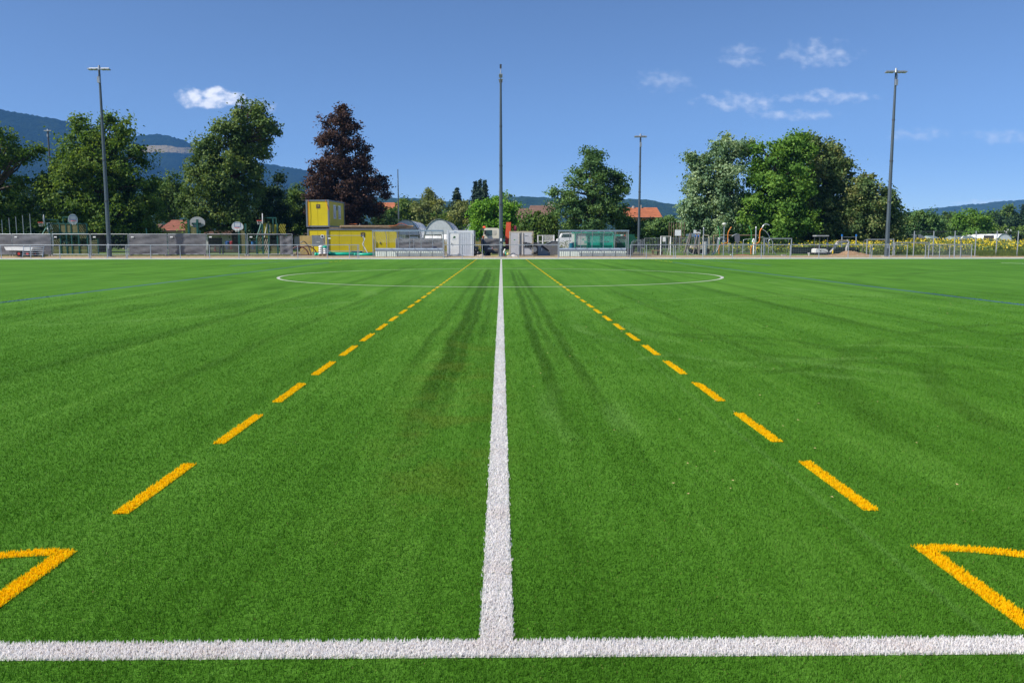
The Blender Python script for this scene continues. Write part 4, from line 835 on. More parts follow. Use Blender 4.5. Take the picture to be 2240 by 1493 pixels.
mk('spokes', tubes(MB(), *[[(f(637, 0).x, 0, .05), (f(637, 0).x+.86*math.cos(a), 0, .02+.75*math.sin(a))] for a in (.4, .9, 1.57, 2.2, 2.8)], r=.02), M_DGREY, o)
mk('hose', MB().tube(smooth_path([(f(640, 0).x, .2, 1.15), (f(648, 0).x, .2, 1.28), (f(657, 0).x, .3, .85), (f(663, 0).x, .3, .06)]), .045, 6), M_DGREY, o); mk('foot', MB().box(f(622, 0).x, f(664, 0).x, -.05, .5, -.02, .04), MATS['dark_red_tube'], o)
g = gp(692, 76.2); o = thing('wrapped_pallet', g, 'white plastic wrapped pallet of sacks with a green sack on top', 'pallet'); f = LP(o, 76.2); xa, xb = f(682, 0).x, f(703, 0).x
for k_ in range(3): mk('pallet_block', MB().box(xa+k_*(xb-xa-.12)/2, xa+k_*(xb-xa-.12)/2+.12, -.4, .4, -.02, .09), M_WOOD, o)
mk('pallet_deck', MB().box(xa, xb, -.4, .4, .0905, .12), M_WOOD, o)
for i in range(2):
    for j in range(4):
        cx_ = xa+(xb-xa)*(.27+.46*i); mk('sack', MB().ball((cx_, 0, .22+j*.19), (xb-xa)*.27, .38, .13, 12, 8, .05), M_WHITE if not (i == 1 and j == 3) else M_PIPE, o, True)
GP_ = 'green drain pipes on the soil'
for i, (xa_, xb_, yy_, rr_, zz_, rot_, lb) in enumerate(((673, 785, 76.6, .125, 0, 0, 'long green drain pipe with open end beside the wrapped pallet'), (704, 815, 77.0, .12, 0, 1.6, 'long green drain pipe lying behind the pipe by the pallet'), (762, 815, 75.9, .12, 0, 0, 'short green drain pipe with white cap beside a dugout'), (706, 778, 77.35, .11, .10, -1.2, 'green drain pipe resting highest at the back of the pile'))):
    yg = gz(yy_); a_ = at(xa_, 0, yy_).x; b_ = at(xb_, 0, yy_).x; o = thing('drain_pipe', (a_, yy_, yg+rr_+zz_), lb, 'pipe', GP_, R(rot_))
    mk('tube', MB().tube([(0, 0, 0), (b_-a_, 0, 0)], rr_, 14), M_PIPE, o, True); mk('socket', MB().tube([(0, 0, 0), (.22, 0, 0)], rr_*1.18, 14), M_PIPE, o, True); mk('bore', MB().disc((-.004, 0, 0), rr_*.85, 'x', 14, .005), M_DGREY if i != 2 else M_WHITE, o)
g = gp(800, 78.2); o = thing('gutter_offcut', g, 'white bent gutter leaning from the site fence to the ground', 'gutter'); f = LP(o, 78.2)
mk('upright', MB().tube([f(793, 517), f(798, 522), f(793, 534), Vector((f(794, 0).x, 0, .12))], .05, 4), M_WHITE, o); mk('floor_piece', MB().box(f(794, 0).x, f(816, 0).x, -.05, .05, .07, .14), M_WHITE, o)
mk('foot', MB().box(f(794, 0).x, f(816, 0).x, -.03, .03, -.02, .07), M_DGREY, o)
g = gp(774, 77.6); o = thing('cable_bundle', g, 'dark cable bundles lying on the green pipes by the mesh gate', 'cables'); f = LP(o, 77.6)
for px in (763, 774): mk('coil', MB().tube([(f(px, 0).x+.24*math.cos(2*math.pi*i/12), .15*math.sin(2*math.pi*i/12), .33+.05*math.sin(i)) for i in range(13)], .05, 6), paint('dark_blue_cable', (.02, .025, .08), .6), o)
mk('crate', MB().box(f(760, 0).x, f(778, 0).x, -.2, .2, -.02, .28), M_DGREY, o)

# ---------------------------------------------------------------- dugouts
def dugout(label, x0p, x1p, Y=73.4, bays=6, item=False):
    g = Vector((at(x0p, 540, Y).x, Y, .035)); o = thing('dugout', g, label, 'dugout', 'team dugouts on the far touchline'); f = LP(o, Y)
    W_ = at(x1p, 540, Y).x-g.x; H_ = f(x0p, 503).z; D_ = 1.35
    prof = [(D_, .0), (D_, 1.3), (D_-.05, 1.62), (D_-.2, 1.9), (D_-.45, 2.1), (D_-.8, H_-.07), (0, H_-.03)]
    nb = bays
    for i in range(nb+1):
        x = W_*i/nb; mk('rib', MB().tube([(x, a, b2) for a, b2 in prof], .032, 4), M_GALV, o)
    for i in range(nb):
        x0, x1 = W_*i/nb+.03, W_*(i+1)/nb-.03
        mk('pane', MB().sheet([[(x0, a, b2), (x1, a, b2)] for a, b2 in prof if b2 > .5]), M_CLEAR, o)
        mk('lower_panel', MB().sheet([[(x0+(x1-x0)*j/10, D_-.57+(.012 if j % 2 else -.012), z) for j in range(11)] for z in (.03, .54)]), paint('ribbed_pale_panel', (.70, .76, .68), .6, var=.1), o)
    for x in (0, W_):
        mk('side_pane', MB().add([(x, a, b2) for a, b2 in prof]+[(x, 0, 0)], [tuple(range(len(prof)+1))]), M_CLEAR, o); mk('front_post', MB().tube([(x, 0, -.02), (x, 0, H_-.05)], .045, 4), M_GALV, o)
    mk('roof_beam', MB().box(-.06, W_+.06, -.05, .05, H_-.13, H_), paint('beam_blue_grey', (.25, .32, .40), .45, .3), o)
    mk('bench_seat', MB().box(.05, W_-.05, D_-.55, D_-.13, .70, .82), paint('bench_blue_grey', (.46, .55, .68), .5), o); mk('bench_front', MB().box(.05, W_-.05, D_-.53, D_-.5, .545, .699), M_GALV, o)
    for i in range(nb+1):
        x = min(max(W_*i/nb, .1), W_-.1); mk('bench_leg', MB().box(x-.03, x+.03, D_-.5, D_-.2, -.02, .55 if False else .545), M_GALV, o)
    mk('floor_rail', MB().box(0, W_, D_-.06, D_+.0, -.02, .059), M_GALV, o)
    return o, W_, D_
o, W_, D_ = dugout('clear roofed team dugout in front of the long yellow cabin', 816, 969)
bag = thing('sports_bag', (o.location.x+W_*.87, o.location.y+D_-.42, .035+.82), 'small dark navy bag lying on the bench of the dugout by the yellow cabin', 'bag'); mk('body', MB().ball((0, 0, .06), .24, .13, .075, 10, 6, .05), paint('navy_fabric', (.012, .018, .06), .8), bag, True); mk('strap', MB().tube([(-.15, 0, .1), (0, -.05, .15), (.15, 0, .1)], .012, 4), M_BLACK, bag)
dugout('clear roofed team dugout in front of the green skip container', 1223, 1374)

# ---------------------------------------------------------------- white office container
Y = 75.2; M_CW = paint('white_container_paint', (.66, .69, .73), .5, var=.06, dirt=.1)
g = gp(978, Y); o = thing('white_container', g, 'white steel container with a door bearing a green leaf logo', 'container'); f = LP(o, Y); W_ = f(1033, 0).x; H_ = f(978, 503.5).z; D_ = 6.0
mk('shell', MB().box(.02, W_-.02, .06, D_, .08, H_-.05), M_CW, o)
for x in (0, W_-.14): mk('corner_post', MB().box(x, x+.14, 0, .2, -.02, H_), M_CW, o)
mk('head_rail', MB().box(.14, W_-.14, .02, .16, H_-.22, H_-.002), M_CW, o); mk('sill_rail', MB().box(.14, W_-.14, .02, .16, 0, .1), M_CW, o); mk('roof', MB().box(-.01, W_+.01, .17, D_+.02, H_-.049, H_), M_CW, o)
dr = mk('door', MB().box(W_*.14, W_*.45, -.0, .055, .1, H_*.87), M_WHITE, o); mk('handle', MB().box(W_*.16, W_*.18, -.05, -.001, 1.0, 1.14), M_DGREY, dr)
lx_, lz_ = W_*.275, H_*.73
mk('leaf_logo', MB().prism([(lx_-.12, lz_-.08), (lx_-.07, lz_+.06), (lx_+.05, lz_+.10), (lx_+.12, lz_+.03), (lx_+.08, lz_-.06), (lx_, lz_-.09)], 'y', -.012, -.002), paint('leaf_green', (.01, .10, .03), .5), dr)
mk('logo_script', MB().box(lx_-.2, lx_-.02, -.010, -.002, lz_-.2, lz_-.165).box(lx_+.01, lx_+.2, -.010, -.002, lz_-.2, lz_-.165), paint('faint_print', (.45, .5, .56), .5), dr)
for i in range(7):
    x = W_*.47+i*W_*.068; mk('wall_rib', MB().box(x, x+W_*.034, .025, .0595, .101, H_-.221), M_CW, o)
mk('lock_bar', MB().tube([(W_*.93, 0, .12), (W_*.93, 0, H_-.25)], .03, 6), M_WHITE, o)
mk('vent', MB().box(W_*.27, W_*.35, .005, .019, H_-.16, H_-.11), M_BLUEP, o)
for (y0_, y1_) in ((1.0, 1.5), (2.6, 3.1)):
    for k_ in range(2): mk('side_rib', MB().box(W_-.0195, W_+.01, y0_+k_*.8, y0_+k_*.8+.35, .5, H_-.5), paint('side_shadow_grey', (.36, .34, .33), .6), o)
# ---------------------------------------------------------------- grey storage container with graffiti
g = gp(1114, Y); o = thing('storage_container', g, 'grey white storage container with black graffiti and rusty edges', 'container'); f = LP(o, Y); W_ = f(1168, 0).x; H_ = f(1114, 505.5).z; M_CG = paint('aged_white_container', (.50, .50, .52), .6, var=.12, scale=1.4, dirt=.35, dirt_col=(.28, .17, .09)); M_CE = paint('rusty_cream_edge', (.52, .45, .33), .7, var=.2, scale=2, dirt=.6, dirt_col=(.30, .12, .03))
mk('shell', MB().box(.02, W_-.02, .06, 3.0, .06, H_-.04), paint('container_side_grey', (.22, .245, .26), .6, var=.15), o)
for x in (0, W_-.1): mk('corner_post', MB().box(x, x+.1, 0, .2, -.02, H_), M_CE, o)
mk('head_rail', MB().box(.1, W_-.1, .01, .16, H_-.12, H_-.002), M_CE, o); mk('sill_rail', MB().box(.1, W_-.1, .01, .16, -.01, .1), M_CE, o)
d1 = mk('door', MB().box(.12, W_*.47, -.02, .0595, .1, H_-.13), M_CG, o); d2_ = mk('door', MB().box(W_*.51, W_-.12, -.02, .0595, .1, H_-.13), M_CG, o)
mk('door_gap', MB().box(W_*.471, W_*.509, .03, .0595, .1, H_-.13), M_BLACK, o)
for x in (W_*.41, W_*.57): mk('lock_bar', MB().tube([(x, -.05, .1), (x, -.05, H_-.14)], .026, 6), M_CE, d1 if x < W_*.5 else d2_)
for z in (.25, H_*.5, H_-.35): mk('hinge', MB().box(W_-.2, W_-.101, -.045, -.021, z-.05, z+.05), M_CE, d2_)
mk('green_sticker', MB().prism([(W_*.18, H_*.64), (W_*.2, H_*.67), (W_*.25, H_*.665), (W_*.24, H_*.63)], 'y', -.026, -.021), paint('sticker_green', (.02, .25, .06), .5), d1)
mk('stencil_text', MB().box(W_*.67, W_*.72, -.026, -.021, H_*.79, H_*.82).box(W_*.74, W_*.76, -.026, -.021, H_*.79, H_*.82).box(W_*.78, W_*.785, -.026, -.021, H_*.79, H_*.82), M_DGREY, d2_)
gr = MB(); gx0 = W_*.60; gs = W_*.062; gzb = H_*.31
def stroke(pts, r=.042): gr.tube([(gx0+a*gs, -.032, gzb+b2*gs*2.3) for a, b2 in pts], r, 4)
stroke([(1.0, 1.6), (.3, 1.75), (.1, 1.3), (.9, 1.0), (1.0, .5), (.2, .25)]); stroke([(1.4, 1.8), (1.3, .2)]); stroke([(2.1, 1.7), (1.35, 1.0), (2.2, .3)])
stroke([(2.5, .2), (2.8, 1.6), (3.2, .2)]); stroke([(2.55, .8), (3.1, .8)]); stroke([(3.5, 1.5), (3.45, .3), (4.0, .5), (4.1, 1.4), (3.5, 1.5)]); stroke([(4.4, 1.4), (4.35, -.3)]); stroke([(4.4, 1.3), (4.9, 1.1), (4.85, .6), (4.4, .6)]); stroke([(5.1, 1.3), (5.2, .2)]); stroke([(5.1, 1.2), (5.5, 1.0), (5.5, .2)])
mk('graffiti', gr, M_BLACK, d2_)

# ---------------------------------------------------------------- lorry with crane, shed, railing, worker and clutter
Y = 82; g = gp(1080, Y); o = thing('crane_lorry', g, 'cream truck cab facing the white container with orange red crane post behind', 'truck'); f = LP(o, Y); X = lambda px: f(px, 540).x; Z = lambda py: f(1080, py).z
M_CREAM = paint('cream_cab_paint', (.86, .79, .60), .4, var=.04)
cabp = [(X(1053), Z(524)), (X(1052.5), Z(521)), (X(1057), Z(519)), (X(1060), Z(501.5)), (X(1063), Z(499)), (X(1088), Z(499)), (X(1092), Z(501)), (X(1092), Z(540)), (X(1053), Z(540))]
mk('cab', MB().prism(cabp, 'y', -1.15, 1.15), M_CREAM, o); mk('window', MB().prism([(X(1063), Z(516)), (X(1062), Z(514)), (X(1064), Z(503.5)), (X(1077), Z(503.5)), (X(1077), Z(515.5))], 'y', -1.162, -1.151), M_GLASS, o)
mk('windscreen', MB().prism([(X(1057.3), Z(517.5)), (X(1060.2), Z(502.5)), (X(1059.6), Z(502.5)), (X(1056.6), Z(517.5))], 'y', -1.05, 1.05), M_GLASS, o)
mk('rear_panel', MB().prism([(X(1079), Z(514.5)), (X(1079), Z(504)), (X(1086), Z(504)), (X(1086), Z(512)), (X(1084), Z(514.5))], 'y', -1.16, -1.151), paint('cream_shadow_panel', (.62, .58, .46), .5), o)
mk('mirror', MB().box(X(1060), X(1063.5), -1.4, -1.25, Z(513), Z(504)), M_BLACK, o); mk('mirror_arm', MB().tube([(X(1061.5), -1.15, Z(504)), (X(1061.5), -1.32, Z(505))], .03, 5), M_BLACK, o)
mk('sun_visor', MB().box(X(1053), X(1058), -1.0, 1.0, Z(503), Z(500)), M_DGREY, o); mk('beacon', MB().ball((X(1060), -.6, Z(497)), .16, .12, .12, 8, 6), M_ORANGE, o)
mk('chassis', MB().box(X(1056), X(1180), -.5, .5, .5, .8), M_DGREY, o); mk('flatbed', MB().box(X(1118), X(1180), -1.2, 1.2, 1.0, 1.15), M_DGREY, o)
for px in (1064, 1140, 1168):
    for wy in (-1.05, 1.05):
        wh = mk('wheel', MB().tube([(X(px), wy-.15, .5), (X(px), wy+.15, .5)], .5, 18), M_BLACK, o); mk('rim', MB().tube([(X(px), wy-.16, .5), (X(px), wy+.16, .5)], .26, 12), M_GALV, wh)
mk('crane_column', MB().prism([(X(1105), Z(521)), (X(1107.5), Z(486)), (X(1117.5), Z(486)), (X(1116), Z(521))], 'y', -.3, .3), M_ORANGE, o)
mk('crane_foot', MB().prism([(X(1105.5), .8), (X(1105), Z(521)), (X(1112.5), Z(521)), (X(1111.5), .8)], 'y', -.31, .31), M_RED, o)
mk('crane_valve', MB().ball((X(1127), 0, Z(500)), .18, .2, .3, 10, 6), paint('dark_red_valve', (.25, .03, .05), .5), o); mk('crane_hose', MB().tube([(X(1117), -.05, Z(510)), (X(1119), -.05, Z(496)), (X(1121), -.05, Z(494)), (X(1126), 0, Z(500))], .045, 6), paint('ochre_hose', (.55, .33, .03), .5), o); mk('crane_deck', MB().box(X(1100), X(1130), -.6, .6, .8, Z(512)), M_DGREY, o) if False else None
mk('valve_bracket', MB().box(X(1126), X(1128), -.1, .1, 1.15, Z(500)), M_DGREY, o)
g = gp(1192, 76.5); o = thing('tool_shed', g, 'small grey pitched shed with black roof edge beside the storage container', 'shed'); f = LP(o, 76.5); X = lambda px: f(px, 540).x; Z = lambda py: f(1192, py).z
mk('wall', MB().prism([(X(1177), -.02), (X(1199), -.02), (X(1199), Z(549)), (X(1185), Z(540)), (X(1177), Z(538))], 'y', 0, 1.6), paint('shed_grey', (.27, .30, .34), .7), o)
mk('roof_edge', MB().prism([(X(1184), Z(539.5)), (X(1200), Z(550)), (X(1201), Z(547.5)), (X(1187), Z(536.5))], 'y', -.08, 1.7), M_BLACK, o); mk('lean_to', MB().box(X(1199.2), X(1204), .3, 1.3, -.02, Z(552)), paint('shed_grey_light', (.35, .37, .38), .7), o); mk('lamp', MB().ball((X(1184.5), -.05, Z(546)), .06, .05, .16, 8, 6), M_WHITE, o)
g = gp(1195, 80); o = thing('grey_fence_sheet', g, 'grey sheeted fence with a slanting top edge beside the dugout by the green skip', 'fence'); f = LP(o, 80); X = lambda px: f(px, 540).x; Z = lambda py: f(1195, py).z
mk('sheeting', MB().prism([(X(1176), .02), (X(1222), .02), (X(1222), Z(528)), (X(1206), Z(528)), (X(1193), Z(534)), (X(1176), Z(534))], 'y', -.02, .02), M_NET, o)
for px in (1178, 1206, 1221): mk('post', MB().tube([(X(px), .05, -.02), (X(px), .05, Z(527))], .03, 6), M_GALV, o)
mk('top_edge', MB().tube([(X(1176), -.03, Z(533.6)), (X(1193), -.03, Z(533.6)), (X(1206), -.03, Z(527.6)), (X(1222), -.03, Z(527.6))], .03, 5), M_GALV, o)
g = gp(1195, 92); o = thing('white_railing', g, 'white vertical bar railing under the bushes behind the storage container', 'railing'); f = LP(o, 92); X = lambda px: f(px, 540).x; Z = lambda py: f(1195, py).z
for i in range(14): mk('bar', MB().tube([(X(1188+i*1.7), 0, Z(528)), (X(1188+i*1.7), 0, Z(515))], .018, 5), M_WHITE, o)
mk('rails', tubes(MB(), [(X(1176), 0, Z(515)), (X(1212), 0, Z(515))], [(X(1176), 0, Z(528)), (X(1212), 0, Z(528))], r=.03), M_WHITE, o)
for px in (1176.5, 1187, 1211.5): mk('post', MB().box(X(px)-.06, X(px)+.06, -.05, .05, -.02, Z(514)), M_WHITE, o)
for (a, b2, yy_, lb) in ((1060, 1092, 79.6, 'grey netted fence panel hiding the wheels of the truck'), (905, 970, 81.5, 'brown grey netted panel seen through the dugout by the yellow cabin'), (866, 928, 81.8, 'brown netted panel next to the long yellow cabin seen through dugout glass')):
    site_panel(lb, a, b2, (0, 1, 0, 0), yy_, 521.5, 560, False, group='netted panels behind the containers')

# worker bending at the cart
def person(label, px, Y):
    g = gp(px, Y); o = thing('person', g, label, 'person')
    V_ = [((0, 0, .88), .135), ((0, 0, 1.02), .13), ((-.01, -.02, 1.2), .15), ((-.02, -.04, 1.36), .16), ((-.03, -.06, 1.46), .06), ((-.04, -.09, 1.55), .075), ((-.045, -.11, 1.64), .085), ((-.045, -.11, 1.72), .06),
          ((-.19, -.04, 1.38), .065), ((-.25, -.06, 1.14), .05), ((-.20, -.22, .94), .04), ((-.19, -.28, .87), .032), ((.16, -.05, 1.38), .065), ((.23, -.08, 1.14), .05), ((.2, -.25, .96), .04), ((.19, -.31, .89), .032),
          ((-.10, 0, .84), .1), ((-.12, -.04, .48), .07), ((-.12, 0, .1), .048), ((-.13, -.14, .035), .038), ((.10, 0, .84), .1), ((.13, .05, .48), .07), ((.13, .1, .1), .048), ((.14, -.03, .035), .038)]
    E_ = [(0, 1), (1, 2), (2, 3), (3, 4), (4, 5), (5, 6), (6, 7), (3, 8), (8, 9), (9, 10), (10, 11), (3, 12), (12, 13), (13, 14), (14, 15), (0, 16), (16, 17), (17, 18), (18, 19), (0, 20), (20, 21), (21, 22), (22, 23)]
    me = bpy.data.meshes.new('body'); me.from_pydata([v for v, r in V_], E_, []); b_ = bpy.data.objects.new('body', me); C.objects.link(b_); b_.parent = o
    sk = b_.modifiers.new('skin', 'SKIN'); 
    for i, (v, r) in enumerate(V_): me.skin_vertices[0].data[i].radius = (r, r*.85)
    me.skin_vertices[0].data[0].use_root = True; sk.use_smooth_shade = True; b_.modifiers.new('sub', 'SUBSURF').levels = 1; b_.modifiers['sub'].render_levels = 2
    m, t, bb = material('worker_clothes'); tcz = t.sep(t.node('ShaderNodeTexCoord').outputs['Object']); z = tcz[2]
    c = t.mix(t.smooth(z, .90, .91), (.018, .07, .045, 1), (.13, .15, .18, 1)); c = t.mix(t.smooth(z, 1.47, 1.48), c, (.40, .20, .12, 1)); c = t.mix(t.smooth(z, .08, .09), (.02, .018, .018, 1), c)
    c = t.mix(t.math('MULTIPLY', t.smooth(z, 1.06, 1.05), t.math('MULTIPLY', t.smooth(z, .84, .85), t.smooth(tcz[1], -.14, -.17))), c, (.40, .22, .14, 1))
    t.put(bb.inputs['Base Color'], c); bb.inputs['Roughness'].default_value = .85; me.materials.append(m)
    mk('cap', MB().ball((-.045, -.105, 1.70), .115, .125, .085, 12, 8).box(-.1, .02, -.28, -.17, 1.685, 1.70), paint('rust_red_cap', (.42, .10, .04), .8), o, True)
    for sx_ in (-1, 1):                   # fingers of each hand, slightly curled
        hm = MB(); bx0 = (-.19 if sx_ < 0 else .19); by0 = -.28 if sx_ < 0 else -.31; bz0 = .87 if sx_ < 0 else .89
        for k_ in range(4): hm.tube([(bx0-.03+.02*k_, by0-.02, bz0-.01), (bx0-.03+.02*k_, by0-.055, bz0-.045), (bx0-.03+.02*k_, by0-.05, bz0-.085-.006*(k_ in (1, 2)))], [.010, .009, .007], 5)
        hm.tube([(bx0-sx_*.03, by0, bz0), (bx0-sx_*.055, by0-.035, bz0-.03), (bx0-sx_*.04, by0-.05, bz0-.055)], [.011, .010, .008], 5); mk('fingers', hm, paint('skin_tone', (.40, .22, .14), .6), o, True)
    return o
person('person in dark green trousers, grey top and rust red cap bending by a cart', 1058.5, 80.6)
g = gp(1081, 78.4); o = thing('hand_cart', g, 'low flat cart with timber and white parcels in front of the netted panel', 'cart'); f = LP(o, 78.4); X = lambda px: f(px, 540).x; Z = lambda py: f(1081, py).z
mk('deck', MB().box(X(1066), X(1089), -.4, .4, Z(546.5), Z(545)), M_WOOD, o); mk('basket', tubes(MB(), *[[(X(1066+i*3.3), -.4, .2), (X(1066+i*3.3), -.4, Z(546.5))] for i in range(8)], r=.02), M_DGREY, o); mk('frame', MB().box(X(1066), X(1089), -.38, .38, .16, .24), M_GREENP, o)
for px in (1069, 1086): mk('wheel', MB().tube([(X(px), -.45, .16), (X(px), -.39, .16)], .16, 12), M_BLACK, o)
pk = thing('white_parcel', g+Vector((X(1070), 0, Z(545))), 'white and pink wrapped parcel on the flat cart', 'parcel'); mk('body', MB().box(-.12, .25, -.2, .2, 0, .13), M_WHITE, pk); mk('wrap_band', MB().box(.26 if False else .251, .33, -.15, .15, 0, .16), paint('pinkish_wrap', (.65, .35, .36), .6), pk)
g = gp(1082, 75.9); o = thing('yellow_crate', g, 'yellow and green plastic crate on the ground by the mast', 'crate'); mk('tray', MB().box(-.36, .36, -.25, .25, -.02, .05), paint('pale_yellow_plastic', (.62, .58, .18), .5), o); mk('side', MB().box(-.34, .34, -.24, -.2, .05, .18), paint('olive_plastic', (.14, .17, .08), .5), o); mk('side', MB().box(-.34, -.24, -.2, .22, .0505, .22), MATS['pale_yellow_plastic'], o)
g = gp(1041, 75.4); o = thing('bin_bags', g, 'black rubbish sacks and a dark bin beside the white container', 'rubbish')
for (x, z, r_) in ((-.1, .22, .26), (.25, .2, .24), (.05, .48, .2)): mk('sack', MB().ball((x, 0, z), r_, r_*.9, r_, 10, 7, .14), paint('black_bag', (.018, .02, .024), .35), o, True)
mk('bin', MB().tube([(-.05, .4, -.02), (-.05, .4, .85)], [.24, .3], 12), paint('grey_bin', (.10, .12, .13), .6), o)
def tufts(label, px, Y, n, h, w_, mat, name='weed_clump', cat='weeds'):
    g = gp(px, Y); o = thing(name, g, label, cat); c_ = np.c_[rng.normal(0, w_, n), rng.normal(0, w_*.6, n), rng.uniform(.05, h, n)]
    mk_np('leaves', leaves(c_, np.full(n, .06), np.tile([0, 0, .4], (n, 1)), .12), 4, mat, o); mk('stem', MB().tube([(0, 0, -.05), (0, 0, h*.8)], .015, 5), M_BARK, o); return o
tufts('green weeds growing against the white container corner', 1050.5, 75.5, 160, .6, .12, M_MAPLE)
tufts('bushy plant by the fence behind the dugout by the green skip', 1238, 80.5, 500, 1.3, .7, M_OLIVE)
def heap(name, label, cat, x0, x1, Y, h, mat, d=.8, rough=.12):
    g = gp((x0+x1)/2, Y); o = thing(name, g, label, cat); W_ = (x1-x0)*mpp(Y)/2; gr_ = []
    ph = [random.uniform(0, 6) for _ in range(5)]
    for j in range(13):
        v = j/12*2-1; gr_.append([(W_*u, d*v, -.04+max(0, (1-u*u)**.7*(1-v*v))*h*(.75+.35*math.sin(3.1*u+ph[0])*math.cos(2*u+ph[1]))+random.uniform(-1, 1)*rough*h*(1-u*u)*(1-v*v)) for u in np.linspace(-1, 1, 30)])
    mk('mound', MB().sheet(gr_), mat, o, True); st = MB()
    for i in range(24):
        u = random.uniform(-.9, .9); st.ball((W_*u, -d*random.uniform(.3, .95), random.uniform(.0, .06)), .05, .05, .04, 6, 4, .2)
    s_ = mk('stones', st, M_CONC, o); s_['kind'] = 'stuff'; return o
M_SOIL = paint('dug_soil', (.30, .19, .105), .95, var=.35, scale=6, bump=.6)
heap('sand_heap', 'low tan sand heap by the worker behind the railing', 'sand heap', 1040, 1062, 74.4, .26, paint('tan_sand', (.45, .36, .27), .95, var=.2, scale=5))
heap('rubble_heap', 'pale sack cloth rubble heap in front of the graffiti container', 'rubble', 1108, 1134, 74.5, .34, paint('pale_rubble', (.46, .43, .40), .9, var=.3, scale=5))
heap('soil_heap', 'brown heap of dug soil under the excavator arm', 'soil heap', 1812, 1905, 76.6, .55, M_SOIL, 1.0)
heap('soil_heap', 'small brown soil remnant by the corner of the white container', 'soil heap', 970, 982, 73.9, .16, M_SOIL, .4)
g = gp(1103, 75.0); o = thing('rubbish_pile', g, 'pile of white tubes and yellow scraps beside the mast foot', 'rubbish')
mk('tube', MB().tube([(-.2, 0, 0), (.08, .1, .62)], .06, 8), M_WHITE, o); mk('scrap', MB().ball((.3, 0, .14), .2, .2, .16, 8, 6, .25), MATS['pale_yellow_plastic'], o); mk('scrap', MB().ball((-.02, -.1, .1), .14, .14, .12, 8, 6, .25), paint('brown_scrap', (.12, .06, .04), .8), o); mk('scrap', MB().ball((.14, -.1, .2), .08, .1, .2, 8, 6, .25), M_TEAL, o)

# ---------------------------------------------------------------- green skip and lorry body behind dugout two
Y = 78.5; g = gp(1256, Y); o = thing('green_skip', g, 'teal green roll off skip with flaking white paint seen through a dugout', 'skip'); f = LP(o, Y); W_ = f(1348, 0).x; H_ = f(1256, 510).z
m, t, b = material('flaking_teal'); p_ = t.node('ShaderNodeTexCoord').outputs['Object']; x, y, z = t.sep(p_); nn_ = t.noise(p_, 2.2, 5, .65)
fl = t.math('MULTIPLY', t.smooth(t.math('ADD', x, t.math('MULTIPLY', nn_, 1.9)), 2.3, 1.9), t.smooth(nn_, .36, .46))
t.put(b.inputs['Base Color'], t.mix(fl, t.ramp(nn_, [(.3, (.008, .25, .165)), (.7, (.014, .36, .25))]), (.46, .48, .42, 1))); b.inputs['Roughness'].default_value = .55
mk('body', MB().box(0, W_, 0, 2.3, .25, H_), m, o)
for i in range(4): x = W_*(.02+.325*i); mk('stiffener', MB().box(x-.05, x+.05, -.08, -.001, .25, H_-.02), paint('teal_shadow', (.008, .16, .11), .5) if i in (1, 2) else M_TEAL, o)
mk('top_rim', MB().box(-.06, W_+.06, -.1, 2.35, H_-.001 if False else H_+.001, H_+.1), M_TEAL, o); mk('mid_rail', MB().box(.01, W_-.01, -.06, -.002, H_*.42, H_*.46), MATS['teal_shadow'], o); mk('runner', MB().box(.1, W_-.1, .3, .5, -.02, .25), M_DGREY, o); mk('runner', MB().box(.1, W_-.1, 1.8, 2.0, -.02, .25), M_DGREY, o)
for x in (W_*.30, W_*.63): mk('lug', MB().prism([(x-.12, H_+.1), (x, H_+.2), (x+.12, H_+.1)], 'y', -.08, .1), M_TEAL, o)
mk('stencil', MB().disc((W_*.80, -.006, H_*.62), .07, 'y', 10, .01).box(W_*.84, W_*.9, -.01, -.002, H_*.6, H_*.63), M_DGREY, o)
g = gp(1250, 78.0); o = thing('water_butt', g, 'narrow teal blue drum between the skip and the dugout', 'drum'); mk('drum', MB().tube([(0, 0, -.02), (0, 0, .3), (0, 0, .34), (0, 0, 1.15)], [.24, .24, .27, .24], 14), paint('teal_blue_plastic', (.008, .13, .19), .45), o); mk('lid', MB().tube([(0, 0, 1.15), (0, 0, 1.22)], .26, 14), M_WHITE, o)
g = gp(1366, 80); o = thing('refuse_lorry', g, 'dark green lorry body with sloping tail between the skip and the floodlight', 'truck'); f = LP(o, 80); X = lambda px: f(px, 540).x; Z = lambda py: f(1366, py).z; M_DG = paint('dark_green_lorry', (.008, .085, .045), .4)
mk('body', MB().prism([(X(1349), .6), (X(1349), Z(512)), (X(1388), Z(512)), (X(1388), Z(518)), (X(1394), Z(524)), (X(1384), Z(532)), (X(1384), .6)], 'y', 0, 2.3), M_DG, o); mk('light_bar', MB().box(X(1340), X(1366), -.1, -.001, Z(516.5), Z(513)), M_TEAL, o)
mk('tail_light', MB().box(X(1364), X(1367), -.15, -.101, Z(516.5), Z(513.5)), M_RED, o); mk('reflector', MB().box(X(1357), X(1361), -.13, -.101, Z(515.5), Z(513)), M_WHITE, o); mk('chassis', MB().box(X(1350), X(1384), .5, 1.8, .35, .6), M_DGREY, o)
for px in (1356, 1378):
    for wy in (.2, 2.1): mk('wheel', MB().tube([(X(px), wy-.15, .45), (X(px), wy+.15, .45)], .45, 16), M_BLACK, o)
g = gp(1228, 90); o = thing('parked_van', g, 'white parked van glimpsed between the green skip and the shed', 'van'); f = LP(o, 90); X = lambda px: f(px, 540).x; Z = lambda py: f(1228, py).z
